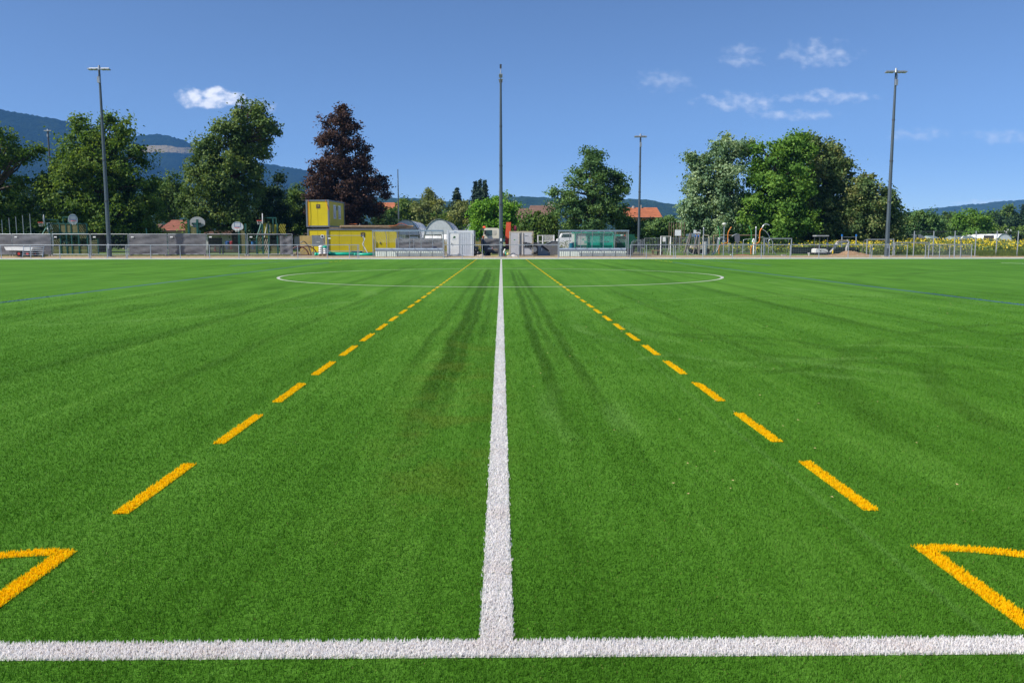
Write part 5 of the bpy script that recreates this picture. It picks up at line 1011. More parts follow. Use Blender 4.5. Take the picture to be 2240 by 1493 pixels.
mk('body', MB().prism([(X(1218), .4), (X(1218), Z(523)), (X(1223), Z(521)), (X(1228), Z(510)), (X(1252), Z(509)), (X(1254), .4)], 'y', -.9, .9), M_WHITE, o); mk('side_window', MB().prism([(X(1226.5), Z(519)), (X(1229.5), Z(512)), (X(1248), Z(511.5)), (X(1248), Z(519))], 'y', -.912, -.901), M_GLASS, o)
for px in (1224, 1247): mk('wheel', MB().tube([(X(px), -.93, .34), (X(px), -.7, .34)], .34, 14), M_BLACK, o); mk('wheel', MB().tube([(X(px), .7, .34), (X(px), .93, .34)], .34, 14), M_BLACK, o)
mk('bumper', MB().box(X(1217), X(1218.5), -.8, .8, .35, .6), M_DGREY, o)
# ---------------------------------------------------------------- polytunnels and field cover
M_FILM = glass_mat('tunnel_film', (.92, .93, .94), .9, .35)
def polytunnel(label, x0, x1, top, Y, L_=18, rz=0.0, group='arched polytunnels', base=None):
    g = gp((x0+x1)/2, Y); o = thing('polytunnel', g, label, 'polytunnel', group, rz); W_ = (x1-x0)*mpp(Y)/2; H_ = at(0, top, Y).z-g.z; n = 14
    prof = [(W_*math.cos(math.pi*i/n), max(0.0, H_*(math.sin(math.pi*i/n)**.8))) for i in range(n+1)]
    sh = [[(x, y, z) for x, z in prof] for y in np.linspace(0, L_, 8)]; mk('film', MB().sheet(sh), M_FILM, o, True)
    for y in np.linspace(0, L_, 7): mk('hoop', MB().tube([(x, y, z+.02) for x, z in prof], .045, 5), M_GALV, o)
    mk('end_wall', MB().add([(x*.98, .03, z*.98) for x, z in prof if z > H_*.42], [tuple(range(len([1 for x, z in prof if z > H_*.42])))]), paint('grey_film_end', (.66, .69, .71), .6), o)
    for s in (-1, 1): mk('side_sheet', MB().add([(s*W_*.98, -.05, 0), (s*W_*.22, -.05, 0), (s*W_*.22, -.05, H_*.44), (s*W_*.80, -.05, H_*.44)], [(0, 1, 2, 3)]), paint('white_fleece', (.80, .79, .76), .8), o)
    return o
polytunnel('arched polytunnel with grey film behind the cabin roof boards', 855, 921, 481, 128)
polytunnel('arched polytunnel with open end and white side sheets beside the birch', 925, 997, 479.5, 124)
polytunnel('arched polytunnel mostly hidden by the walnut tree', 1010, 1080, 484, 128)
def fleece(label, x0, x1, y0, y1, Y, mat=None):
    g = gp((x0+x1)/2, Y); o = thing('fleece_cover', g, label, 'fleece cover', 'white fleece covers by the polytunnels'); f = LP(o, Y); W_ = (f(x1, 0).x-f(x0, 0).x)/2; zt, zb = f(0, y0).z, f(0, y1).z
    mk('sheet', MB().sheet([[(W_*u, d, zb*v+(zt)*(1-v)+.08*math.sin(7*u+3*d)*(1 if 0 < v < 1 else 0)) for u in np.linspace(-1, 1, 16)] for v, d in ((1, -.6), (.5, -.45), (0, -.1), (0, .5), (.6, .9))]), mat or paint('white_fleece', (.80, .79, .76), .8), o, True)
    for u in (-.9, 0, .9): mk('stake', MB().tube([(W_*u, 0, -.05), (W_*u, 0, max(.2, zb))], .04, 5), M_WOOD, o)
fleece('white fleece bulk piled on the bank behind the dugout by the yellow cabin', 930, 966, 516, 527, 96, paint('rumpled_fleece', (.72, .71, .68), .8))
fleece('small white fleece roll with orange tie next to the white container', 967, 979, 513, 524, 95, MATS['rumpled_fleece'])
# ---------------------------------------------------------------- houses
M_TILE = paint('red_roof_tile', (.30, .115, .075), .85, var=.25, scale=1.3); M_TILEO = paint('orange_roof_tile', (.44, .15, .07), .85, var=.25, scale=1.1); M_TILEB = paint('brown_roof_tile', (.20, .12, .09), .85, var=.2, scale=1.0)
M_RENDER = paint('cream_render', (.52, .47, .40), .9, var=.08); M_OCHRE = paint('ochre_render', (.55, .34, .16), .9, var=.1); M_PANE = paint('dark_pane', (.02, .025, .03), .15)
def house(label, x0, x1, eave, ridge, Y, D_=9, wall=None, roof=None, wins=(), hip=.0, chim=(), over=.5, door=None, group=None):
    g = gp((x0+x1)/2, Y); o = thing('house', g, label, 'house', group); W_ = (x1-x0)*mpp(Y)/2; f = LP(o, Y); he, hr = f(0, eave).z, f(0, ridge).z
    mk('wall', MB().box(-W_, W_, 0, D_, -.05, he), wall or M_RENDER, o); a = W_+over; h2 = W_*hip
    rb = [(-a, -over, he-.05), (a, -over, he-.05), (a, D_+over, he-.05), (-a, D_+over, he-.05), (-a+h2, D_/2, hr), (a-h2, D_/2, hr)]
    rf = mk('roof', MB().add(rb, [(0, 1, 5, 4), (2, 3, 4, 5), (1, 2, 5), (3, 0, 4), (0, 3, 2, 1)]), roof or M_TILE, o); mk('eave_board', MB().box(-a, a, -over-.04, -over-.002, he-.25, he-.02), paint('dark_eave', (.05, .035, .03), .8), rf)
    nr = 9                                # raised tile courses
    for i in range(1, nr):
        s = i/nr; y = -over+(D_/2+over)*s; z = he-.05+(hr-he+.05)*s; mk('tile_course', MB().box(-a+h2*s+.02, a-h2*s-.02, y-.06, y+.02, z+.0, z+.05), roof or M_TILE, rf)
    for (cx, w_, h_) in chim: mk('chimney', MB().box(cx*W_-w_, cx*W_+w_, D_*.45, D_*.45+2*w_, hr-1.4, hr+h_), M_RENDER, rf)
    for (u, zb, ww, hh) in wins:
        fr = mk('window', MB().box(u*W_-ww/2, u*W_+ww/2, -.06, -.002, zb*he, zb*he+hh), M_WHITE, o); mk('pane', MB().box(u*W_-ww/2+.07, u*W_+ww/2-.07, -.075, -.0605, zb*he+.07, zb*he+hh-.07), M_PANE, fr)
    if door: mk('door', MB().box(door*W_-.5, door*W_+.5, -.05, -.002, 0, 2.1), M_DGREY, o)
    return o
house('low cream house with broad red tiled roof between linden and plane tree', 356, 416, 503.5, 479.5, 135, 10, M_RENDER, M_TILE, [(-.35, .52, 1.0, .9), (.1, .52, .9, .9), (.5, .52, .9, .9)], .1, [(.45, .3, .5)])
house('cream gable house with pale roof edge behind the green post', 268, 345, 502, 489, 142, 8, M_RENDER, M_TILEB, [(.5, .45, 1.0, .9), (-.6, .45, 1, .9)], .4)
house('long low white school building behind the sports court planks', 452, 640, 511, 503, 128, 8, paint('white_render', (.55, .54, .52), .9, var=.08), M_TILEB, [(-.78, .12, 2.3, 1.6), (-.5, .3, .9, .7), (.05, .25, 1.0, .8), (.62, .12, 2.4, 1.6)], .2, (), .8, .35)
for px, col, lb in ((499, (.03, .10, .30), 'blue plastic bin against the white school wall'), (507.5, (.35, .04, .05), 'red plastic bin against the white school wall'), (514, (.03, .20, .10), 'small green bin against the white school wall'), (555, (.03, .14, .38), 'bright blue tub at the end of the school wall')):
    g = gp(px, 126.5); o = thing('play_bin', g, lb, 'bin', 'bins along the school wall'); mm2 = paint('bin_'+str(px), col, .5); mk('tub', MB().tube([(0, 0, -.02), (0, 0, 1.2)], [.26, .36], 12), mm2, o); mk('lid', MB().tube([(0, 0, 1.2), (0, 0, 1.3)], [.39, .2], 12), mm2, o)
    mk('stand', MB().box(-.3, .3, -.3, .3, -.02, .03), M_CONC, o)
g = gp(470.5, 110); o = thing('traffic_cone', g, 'orange traffic cone on the grass before the school building', 'cone'); mk('cone', MB().tube([(0, 0, .03), (0, 0, .72)], [.17, .03], 10), M_ORANGE, o); mk('foot', MB().box(-.22, .22, -.22, .22, -.02, .03), M_ORANGE, o)
house('brown roofed village house with pale chimney behind the walnut', 1128, 1196, 478, 453, 175, 12, M_OCHRE, M_TILEB, [(-.3, .5, 1.1, 1.2), (.3, .5, 1.1, 1.2)], .05, [(-.35, .45, -1.2), (-.12, .4, -.6)])
house('brown ridge roof of a further village house with twin chimneys', 1160, 1216, 465, 447, 220, 12, M_RENDER, M_TILEB, [(0, .5, 1.1, 1.2)], .2, [(.55, .35, .9), (.8, .35, .9)])
house('low pale terracotta house wall behind the bush next to the graffiti container', 1130, 1215, 500, 478, 150, 10, M_OCHRE, paint('faded_brown_tile', (.30, .17, .11), .85, var=.2), [(.6, .4, 1.0, 1.0)], .0)
house('bright orange roofed house behind the distant dark mast', 1366, 1442, 475, 451, 178, 12, paint('orange_render', (.62, .26, .07), .9, var=.1), M_TILEO, [(-.68, .72, 1.6, 1.4), (.2, .4, 1.1, 1.2)], .02, [(.1, .3, .5), (-.3, .2, .3)])
house('orange tiled house peeping out beside the copper beech', 825, 866, 470, 441, 230, 10, M_RENDER, M_TILEO, [(0, .5, 1.2, 1.2)], .0)
house('tiny grey gabled house in the trees beneath the pine', 974, 992, 468, 460, 240, 8, M_RENDER, paint('slate_roof', (.16, .18, .21), .7), [(0, .4, 1.0, 1.0)], .0)
house('low grey clubhouse behind the apple tree and the high net', 1405, 1545, 520, 507, 150, 9, paint('grey_render', (.32, .30, .29), .9), M_TILEB, [(-.6, .3, 1.2, .9), (.3, .3, 1.2, .9), (.7, .3, 1.2, .9)], .2)
# ---------------------------------------------------------------- playground
for i, px in enumerate((1463, 1468, 1473, 1479, 1485, 1490, 1496)):
    g = gp(px, 100); o = thing('ball_net_post', g, 'thin brown pole of the high ball net beside the silver maple', 'net post', 'high ball net poles by the maple'); z = at(px, 486, 100).z-g.z
    mk('pole', MB().tube([(0, 0, -.02), (0, 0, z)], .04, 6), paint('brown_pole', (.16, .11, .075), .7), o); mk('cap', MB().ball((0, 0, z), .06, .06, .05, 8, 4), M_DGREY, o)
def sign_board(label, x0, x1, y0, y1, Y, mat, name='playground_sign'):
    g = gp((x0+x1)/2, Y); o = thing(name, g, label, 'sign'); f = LP(o, Y); mk('panel', MB().box(f(x0, 0).x, f(x1, 0).x, -.03, .03, f(0, y1).z, f(0, y0).z), mat, o)
    for u in (.2, .8): x = f(x0, 0).x*(1-u)+f(x1, 0).x*u; mk('post', MB().tube([(x, .06, -.02), (x, .06, f(0, y0).z-.05)], .03, 6), M_GALV, o)
    return o
sign_board('blank white square sign under the silver maple', 1488, 1501.5, 503, 516, 92, paint('bright_white_panel', (.85, .85, .85), .5))
m, t, b = material('cow_patches'); p_ = t.node('ShaderNodeTexCoord').outputs['Object']; t.put(b.inputs['Base Color'], t.ramp(t.noise(p_, 2.6, 1.0), [(.48, (.80, .80, .80)), (.52, (.03, .03, .03))]))
o = sign_board('black and white patched panel above a blue board behind the swing frame', 1530, 1545.5, 503, 514.5, 90, m, 'patched_panel'); f = LP(o, 90); mk('blue_board', MB().box(f(1532, 0).x, f(1544, 0).x, -.05, -.031, f(0, 518).z, f(0, 514).z), paint('bright_blue', (.03, .16, .60), .5), o)
Y = 79.5
g = gp(1525, Y); o = thing('climbing_a_frame', g, 'wooden A frame climbing tower with blue grey roof boards', 'climbing frame'); f = LP(o, Y)
for a, b2, dy_ in (((1493, 561), (1508, 511), -.5), ((1504, 561), (1513, 511), .5), ((1513, 556), (1525, 510), -.5), ((1532, 561), (1524, 530), .6), ((1538, 534), (1530, 512), -.4)):
    p0, p1 = f(*a), f(*b2); p0.y += dy_; p1.y += dy_*.4
    if a[1] > 550: p0.z = -.03
    else: p0.z = -.03; p0.x = f(a[0]+3, 0).x
    mk('leg', MB().tube([p0, p1], .07, 6), paint('grey_timber_post', (.17, .15, .135), .8), o)
for x0, x1, y0, y1 in ((1512, 1521, 512, 517), (1524.5, 1532, 510.5, 519)): mk('roof_board', MB().box(f(x0, 0).x, f(x1, 0).x, -.25, -.19, f(0, y1).z, f(0, y0).z), paint('blue_grey_board', (.16, .22, .27), .6), o)
mk('top_rail', MB().tube([f(1508, 511), f(1531, 511)], .05, 6), MATS['grey_timber_post'], o)
g = gp(1468, 78.5); o = thing('small_goal', g, 'small white tubular goal standing before the grey clubhouse', 'goal'); f = LP(o, 78.5)
a, b2 = f(1456.5, 0).x, f(1478.5, 0).x; zt = f(0, 517.5).z; mk('frame', tubes(MB(), [(a, 0, -.02), (a, 0, zt), (b2, 0, zt), (b2, 0, -.02)], r=.05), M_WHITE, o); mk('rear_frame', tubes(MB(), [(a, 0, zt), (a+.1, .9, -.0), (b2-.1, .9, -.0), (b2, 0, zt)], r=.025), M_WHITE, o)
mk('notice', MB().box(f(1463, 0).x, f(1469.5, 0).x, .5, .53, f(0, 529).z, f(0, 519).z), M_WHITE, o)
def polepost(name, label, cat, paths, Y, mat, r=.045, px=None, group=None, extra=None):
    px = px or paths[0][0][0]; g = gp(px, Y); o = thing(name, g, label, cat, group); f = LP(o, Y)
    for i, pts in enumerate(paths):
        q = [f(a, b2) for a, b2 in pts]
        if pts[0][1] >= 556: q[0].z = -.03
        if pts[-1][1] >= 556: q[-1].z = -.03
        for k_, p3 in enumerate(q): p3.y = 0
        mk('tube', MB().tube(smooth_path(q, 5), r, 8), mat if not isinstance(mat, (list, tuple)) else mat[i], o, True)
    mk('base', MB().box(f(px, 0).x-.12, f(px, 0).x+.12, -.12, .12, -.03, .015), M_CONC, o); return o
polepost('bent_pole', 'green play pole with its top bent back toward the swing tower', 'play pole', [[(1574, 560), (1574, 530), (1574.5, 507), (1573, 503), (1570, 495)]], 82, paint('leaf_green_tube', (.06, .28, .07), .45))
polepost('bent_pole', 'green play pole beside the long orange serpentine pole', 'play pole', [[(1644, 560), (1643.5, 530), (1643.5, 508), (1642, 503), (1638.5, 495)]], 82, MATS['leaf_green_tube'])
polepost('bent_pole', 'orange play pole kinked at half height near the shallow bowl lamp', 'play pole', [[(1573, 561), (1573, 542), (1576, 536), (1590, 531), (1592, 527), (1592.5, 512), (1594, 506), (1600, 496)]], 81, M_RUSTO)
polepost('serpentine_pole', 'long orange serpentine pole ending in a steel hook over the climbing arch', 'play pole', [[(1643, 561), (1643, 545), (1646, 537), (1655, 533), (1661, 528), (1662, 515), (1663, 505), (1667, 499)], [(1667, 499), (1670, 493), (1676, 490), (1683, 493)]], 80.5, [M_RUSTO, M_STEEL], .06)
polepost('climbing_arch', 'grey steel arch sweeping down from the orange hook with a slanting bar', 'climbing arch', [[(1669, 502), (1676, 507), (1681, 514), (1685, 523)], [(1685, 523), (1681, 530), (1681, 561)], [(1676, 527), (1688, 545), (1699, 561)], [(1685, 523), (1690, 530), (1690, 561)], [(1673, 528), (1673, 561)], [(1659, 520), (1668, 519), (1675, 522), (1676, 530)]], 80.8, M_STEEL, .04, 1681)
polepost('steel_pole', 'straight pale steel pole with red base collar by the serpentine pole', 'pole', [[(1652.5, 561), (1653, 530), (1654, 495)]], 79.8, M_STEEL, .055)
polepost('steel_pole', 'white steel pole with rounded loop at its top', 'pole', [[(1648, 561), (1649, 535), (1650, 525), (1648, 523), (1646, 530)]], 79.6, M_WHITE, .06)
polepost('slide_rails', 'pair of curved bright steel slide rails beside the white pillar', 'slide', [[(1554, 561), (1561, 553), (1568, 542), (1570, 530), (1573, 520), (1584, 519)], [(1558, 561), (1565, 553), (1571, 542), (1572, 530), (1575, 521)]], 79.2, M_STEEL, .045, 1562)
polepost('monkey_bars', 'orange and grey overhead bars between the pillar and the tree trunk', 'monkey bars', [[(1561, 561), (1561, 520), (1563, 515), (1575, 514.5), (1594, 514.5), (1645, 514.5), (1660, 515)], [(1625, 561), (1626, 530), (1629, 524), (1645, 523)]], 83, [paint('orange_grey_bar', (.32, .22, .16), .5), M_STEEL], .035, 1561)
polepost('play_hoop', 'pale tube bent from the swing tower back to the ground', 'play tube', [[(1505, 545), (1507, 552), (1515, 556), (1519, 561)], [(1505, 545), (1505, 561)]], 78.8, paint('pale_green_steel', (.30, .36, .30), .5), .045, 1519)
polepost('play_hoop', 'pale cream tube arched behind the patched panel', 'play tube', [[(1543, 515), (1548, 515), (1551, 519), (1551, 560)], [(1543, 515), (1538, 516), (1537.5, 560)]], 84, paint('cream_tube', (.55, .5, .36), .5), .04, 1551)
polepost('steel_pole', 'thin grey steel pole standing before the patched panel', 'pole', [[(1538, 561), (1538.5, 530), (1539.5, 497)]], 78.7, M_GALV, .05)
g = gp(1556, 79); o = thing('white_pillar', g, 'speckled white pillar with grey cap in the playground', 'pillar'); f = LP(o, 79); mk('shaft', MB().box(f(1552, 0).x, f(1560, 0).x, -.15, .15, -.02, f(0, 528).z), paint('speckled_white', (.66, .64, .62), .7, dirt=.3, scale=4), o); mk('cap', MB().box(f(1551.5, 0).x, f(1560.5, 0).x, -.17, .17, f(0, 528).z+.001, f(0, 526).z+.04), M_DGREY, o)
g = gp(1583, 78.2); o = thing('street_lamp', g, 'grey lamp post with a shallow pale bowl lamp in the playground', 'street lamp'); f = LP(o, 78.2); zt = f(0, 494).z
mk('pole', MB().tube([(0, 0, -.02), (0, 0, zt)], [.055, .04], 8), M_GALV, o); mk('lamp_bowl', MB().tube([(0, 0, zt-.02), (0, 0, zt+.1), (0, 0, zt+.2), (0, 0, zt+.27)], [.06, .17, .215, .1], 16), paint('pale_lamp', (.62, .64, .58), .4), o, True); mk('band', MB().box(-.09, .09, -.09, .09, f(0, 528).z-.06, f(0, 528).z+.06), M_BLUEP, o)
g = gp(1617, 80.5); o = thing('bell_panel', g, 'dark grey shield shaped panel hung on the overhead bars', 'play panel'); f = LP(o, 80.5); X = lambda px: f(px, 540).x; Z = lambda py: f(1617, py).z
mk('shield', MB().prism([(X(1606), Z(516)), (X(1609), Z(512)), (X(1616), Z(511)), (X(1617.5), Z(517)), (X(1618), Z(526)), (X(1614), Z(533)), (X(1608), Z(529))], 'y', -.03, .03), paint('slate_panel', (.13, .135, .16), .6), o); mk('post', MB().tube([(X(1613), .07, -.02), (X(1613), .07, Z(514))], .04, 6), M_DGREY, o); mk('hanger', MB().tube([(X(1600), 0, Z(517)), (X(1605), 0, Z(514)), (X(1611), 0, Z(511.5))], .05, 6), M_GALV, o)
g = gp(1530, 83); o = thing('net_climber', g, 'dark rope and tyre climbing structure under the swing tower', 'net climber'); f = LP(o, 83); X = lambda px: f(px, 540).x
mk('tyre_wall', MB().box(X(1505), X(1551), 0, .5, -.02, f(0, 545).z), paint('dark_rubber_wall', (.035, .04, .045), .8, var=.4, scale=4), o)
for px, pz in ((1534, 551), (1516, 553), (1546, 550)): mk('tyre', MB().tube([(X(px)+.28*math.cos(2*math.pi*i/14), -.08, f(0, pz).z+.25*math.sin(2*math.pi*i/14)) for i in range(15)], .06, 6), M_GALV if px == 1534 else M_BLACK, o)
mk('platform', MB().box(X(1512), X(1543), -.1, .6, f(0, 543).z, f(0, 538).z), paint('pale_sand_deck', (.46, .40, .33), .8), o)
polepost('spring_rocker', 'red and white seesaw plank low above the ground', 'seesaw', [[(1598, 561), (1600, 557), (1604, 556)], [(1640, 557), (1626, 558), (1604, 556)]], 78.6, [M_STEEL, paint('dull_red_plank', (.42, .08, .08), .6)], .06, 1598)
g = gp(1448, 79.5); o = thing('picnic_table', g, 'low brown picnic table with bench on the grass', 'picnic table'); f = LP(o, 79.5)
mk('top', MB().box(f(1436, 0).x, f(1454, 0).x, -.4, .4, .38, .45), M_WOOD, o); mk('bench', MB().box(f(1453, 0).x+.02, f(1462, 0).x, -.4, .4, .3, .36), paint('dark_bench', (.07, .06, .05), .8), o)
for px in (1439, 1451, 1459): mk('leg', MB().box(f(px, 0).x-.05, f(px, 0).x+.05, -.3, .3, -.02, .379 if px < 1455 else .299), M_WOOD, o)
def bar_fence(label, x0, x1, top, Y, step=3.4, posts=5, name='bar_fence', mat=None, zb=.1):
    g = gp((x0+x1)/2, Y); o = thing(name, g, label, 'fence', 'bar fences round the playground'); f = LP(o, Y); zt = f(0, top).z; xa, xb = f(x0, 0).x, f(x1, 0).x; pm = None
    for x in np.arange(xa, xb, step*mpp(Y)):
        if pm is None: p_ = mk('bar', MB().tube([(0, 0, zb), (0, 0, zt)], .014, 4), mat or M_GALV, o); pm = p_.data
        else: p_ = bpy.data.objects.new('bar', pm); C.objects.link(p_); p_.parent = o
        p_.location.x = x
    for z in (zb+.05, zt): mk('rail', MB().tube([(xa, 0, z), (xb, 0, z)], .025, 6), mat or M_GALV, o)
    for i in range(posts): x = xa+(xb-xa)*i/(posts-1); mk('post', MB().tube([(x, .04, -.02), (x, .04, zt+.03)], .035, 6), mat or M_GALV, o)
    return o
bar_fence('grey vertical bar fence running behind the swing tower', 1420, 1610, 521.5, 84.5)
bar_fence('grey bar fence in front of the low sunflowers behind the seesaw', 1612, 1672, 534, 85, 3.0, 3)
g = gp(1395, 76.8); o = thing('stacked_fence', g, 'stack of grey mesh fence panels leaning behind the dugout by the green skip', 'fence panels'); f = LP(o, 76.8)
for i, (a, b2, tp) in enumerate(((1389, 1412, 527), (1393, 1417, 524), (1410, 1418, 523))):
    xa, xb, zt = f(a, 0).x, f(b2, 0).x, f(0, tp).z; mk('panel_frame', tubes(MB(), [(xa, i*.15, -.02), (xa+.05, i*.15, zt-.1), (xb, i*.15, zt), (xb-.05, i*.15, -.02)], r=.022), M_GALV, o); wire_panel(o, xa+.03, xb-.03, .02, zt-.12, i*.15, .045, .12, .006)
# playground cage goal
def cage_goal(label, x0, x1, top, Y, depth=1.2, netmat=None, name='football_goal', back=True):
    g = gp((x0+x1)/2, Y); o = thing(name, g, label, 'goal', 'goals by the far touchline'); f = LP(o, Y); xa, xb, zt = f(x0, 0).x, f(x1, 0).x, f(0, top).z
    mk('post', MB().tube([(xa, 0, -.02), (xa, 0, zt)], .05, 8), M_GALV, o); mk('post', MB().tube([(xb, 0, -.02), (xb, 0, zt)], .05, 8), M_GALV, o); mk('crossbar', MB().tube([(xa-.04, 0, zt), (xb+.04, 0, zt)], .05, 8), M_GALV, o)
    mk('rear_frame', tubes(MB(), [(xa, 0, zt), (xa+.03, depth*.55, zt-.06), (xa+.03, depth, .0), (xb-.03, depth, .0), (xb-.03, depth*.55, zt-.06), (xb, 0, zt)], r=.028), M_GALV, o)
    nt = MB()
    for x in np.arange(xa, xb, .16): nt.tube([(x, depth*.55, zt-.06), (x, depth, .0)], .007, 3, False)
    for v in np.linspace(0, 1, 12): nt.tube([(xa, depth*(.55+.45*v), (zt-.06)*(1-v)), (xb, depth*(.55+.45*v), (zt-.06)*(1-v))], .007, 3, False)
    n_ = mk('net', nt, M_MESHW, o); n_['kind'] = 'stuff'; return o
cage_goal('wide grey mesh goal cage behind the railing next to the steel arch', 1690, 1752, 522.5, 77.5)
cage_goal('galvanised goal with sloping net behind the mast at the sunflowers', 1923, 1983, 524.5, 76.0)
cage_goal('low wide goal in front of the sunflowers beside the gate panels', 1986, 2064, 531.5, 77.0)
polepost('floodlight_pole', 'short grey pole with small white camera head at the sunflower fence', 'camera pole', [[(2102, 561), (2102, 540), (2102, 524)], [(2098, 524), (2102, 522.5), (2106, 517.5)]], 74.6, [M_GALV, M_WHITE], .05)
for px, top, lb in ((1841, 512.5, 'blue capped post of the exercise bar beside the excavator arm'), (1872, 512.5, 'blue capped post holding the exercise bar end above the soil heap'), (1810, 531, 'short blue capped post behind the excavator body'), (1902, 538, 'lowest blue capped post by the doubled railing post')):
    g = gp(px, 86); o = thing('exercise_post', g, lb, 'post', 'blue capped posts'); z = at(px, top, 86).z-g.z
    mk('post', MB().tube([(0, 0, -.02), (0, 0, z-.2)], .06, 8), M_GALV, o); mk('cap', MB().tube([(0, 0, z-.2), (0, 0, z)], .085, 8), M_BLUETOP, o)
    if px == 1841: mk('cross_bar', MB().tube([(.06, 0, z-.28), (31*mpp(86)-.08, 0, z-.28)], .025, 6), M_GALV, o)
# ---------------------------------------------------------------- mini excavator
Y = 80.0; g = gp(1796, Y); o = thing('mini_excavator', g, 'white mini excavator with canopy and raised grey white arm over the soil', 'excavator'); f = LP(o, Y); X = lambda px: f(px, 540).x; Z = lambda py: f(1796, py).z
M_EXW = paint('excavator_white', (.70, .69, .67), .45); M_EXG = paint('excavator_arm_grey', (.42, .41, .41), .5, dirt=.2)
for wy in (-.55, .55):
    tr = mk('track', MB().prism([(X(1779), .0), (X(1783), -.02), (X(1807), -.02), (X(1811), .0), (X(1812), .1), (X(1808), .19), (X(1782), .19), (X(1778), .1)], 'y', wy-.15, wy+.15), M_BLACK, o)
    for px in (1784, 1790, 1796, 1802, 1807): mk('roller', MB().tube([(X(px), wy-.17, .09), (X(px), wy+.17, .09)], .07, 10), M_DGREY, tr)
mk('undercarriage', MB().box(X(1786), X(1804), -.4, .4, .06, .199), M_DGREY, o)
mk('house_body', MB().prism([(X(1780), .2), (X(1780), Z(545)), (X(1783), Z(543.5)), (X(1802), Z(544)), (X(1806), Z(547)), (X(1807.5), Z(553)), (X(1810), Z(554)), (X(1810), .2)], 'y', -.55, .55), M_EXW, o)
mk('side_panel', MB().prism([(X(1781), .21), (X(1782), Z(552)), (X(1790), Z(552)), (X(1791), .21)], 'y', -.562, -.551), paint('excavator_dark_panel', (.16, .16, .17), .5), o); mk('emblem', MB().disc((X(1790.5), -.556, Z(548.5)), .06, 'y', 10, .01), M_DGREY, o)
mk('seat', MB().box(X(1787), X(1793), -.25, .25, Z(543.4), Z(536)), M_BLACK, o)
mk('canopy', MB().box(X(1781), X(1808), -.5, .5, Z(517), Z(514.5)), paint('canopy_grey', (.33, .34, .36), .5), o)
for px, wy in ((1785, .42), (1789, -.42), (1806, -.42), (1806, .42)): mk('canopy_post', MB().tube([(X(px), wy, Z(546)), (X(px), wy, Z(517))], .035, 6), M_DGREY, o)
mk('boom', MB().tube([(X(1812), 0, Z(556)), (X(1821), 0, Z(547)), (X(1828.5), 0, Z(536)), (X(1833), 0, Z(530)), (X(1839), 0, Z(530)), (X(1853), 0, Z(528))], [.12, .13, .16, .17, .14, .11], 6), M_EXG, o)
mk('boom_bracket', MB().box(X(1806), X(1814), -.16, .16, .3, Z(553)), M_DGREY, o)
mk('stick', MB().tube([(X(1852), 0, Z(524.5)), (X(1855.5), 0, Z(530)), (X(1852), 0, Z(542)), (X(1851.5), 0, Z(553))], [.08, .13, .11, .08], 6), M_EXG, o)
mk('cylinder', MB().tube([(X(1829), -.14, Z(531)), (X(1834), -.14, Z(525.5)), (X(1850), -.14, Z(525.5))], .045, 6), paint('oily_tan', (.30, .24, .16), .5), o)
mk('bucket', MB().prism([(X(1846), Z(557)), (X(1847), Z(552)), (X(1854), Z(552)), (X(1856), Z(557)), (X(1851), Z(560))], 'y', -.2, .2), M_DGREY, o); mk('bucket_link', MB().tube([(X(1855), .12, Z(536)), (X(1854), .12, Z(553))], .035, 6), M_DGREY, o)
g = gp(1822, 76.0); o = thing('marker_stake', g, 'yellow topped wooden marker stake in front of the soil heap', 'stake'); mk('stake', MB().box(-.035, .035, -.03, .03, -.03, .45), M_WOOD, o); mk('cap', MB().box(-.042, .042, -.037, .037, .2, .46), paint('marker_yellow', (.85, .60, .01), .5), o); mk('cap_top', MB().prism([(-.042, .4605), (.042, .4605), (0, .5)], 'y', -.03, .03), MATS['marker_yellow'], o)
polepost('stand_pipe', 'small white T shaped stand pipe between railing posts', 'stand pipe', [[(1769.5, 561), (1769.5, 554.5)], [(1767, 554), (1772, 554)]], 75.2, M_WHITE, .035)
g = gp(1715, 74.8); o = thing('concrete_footing', g, 'small pale concrete footing block behind the railing', 'concrete block'); mk('block', MB().box(-.17, .17, -.15, .15, -.03, .1), M_CONC, o); mk('rim', MB().box(-.19, .19, -.17, .17, .1005, .13), M_CONC, o)
# ---------------------------------------------------------------- tall fence and sunflower field
px_posts = (2029, 2073, 2121, 2168.5, 2216, 2264, 2312); Y = 74.3
g = gp(2029, Y); o = thing('tall_mesh_fence', g, 'tall galvanised wire fence in front of the sunflower field', 'fence'); f = LP(o, Y); zt = f(0, 506).z
for px in px_posts: mk('post', MB().tube([(f(px, 0).x, 0, -.03), (f(px, 0).x, 0, zt+.02)], .045, 8), M_GALV, o)
for z in (.1, zt*.5, zt-.02): mk('tension_wire', MB().tube([(f(2029, 0).x, .02, z), (f(2312, 0).x, .02, z)], .008, 4), M_GALV, o)
wire_panel(o, f(2029, 0).x, f(2312, 0).x, .05, zt-.05, .03, .11, .35, .0026)
M_SUN = paint('sunflower_petals', (.80, .62, .008), .6, var=.15, scale=2); M_SUNL = leaf_mat('sunflower_leaves', (.07, .12, .03), (.12, .18, .05), (.19, .25, .08), .3)
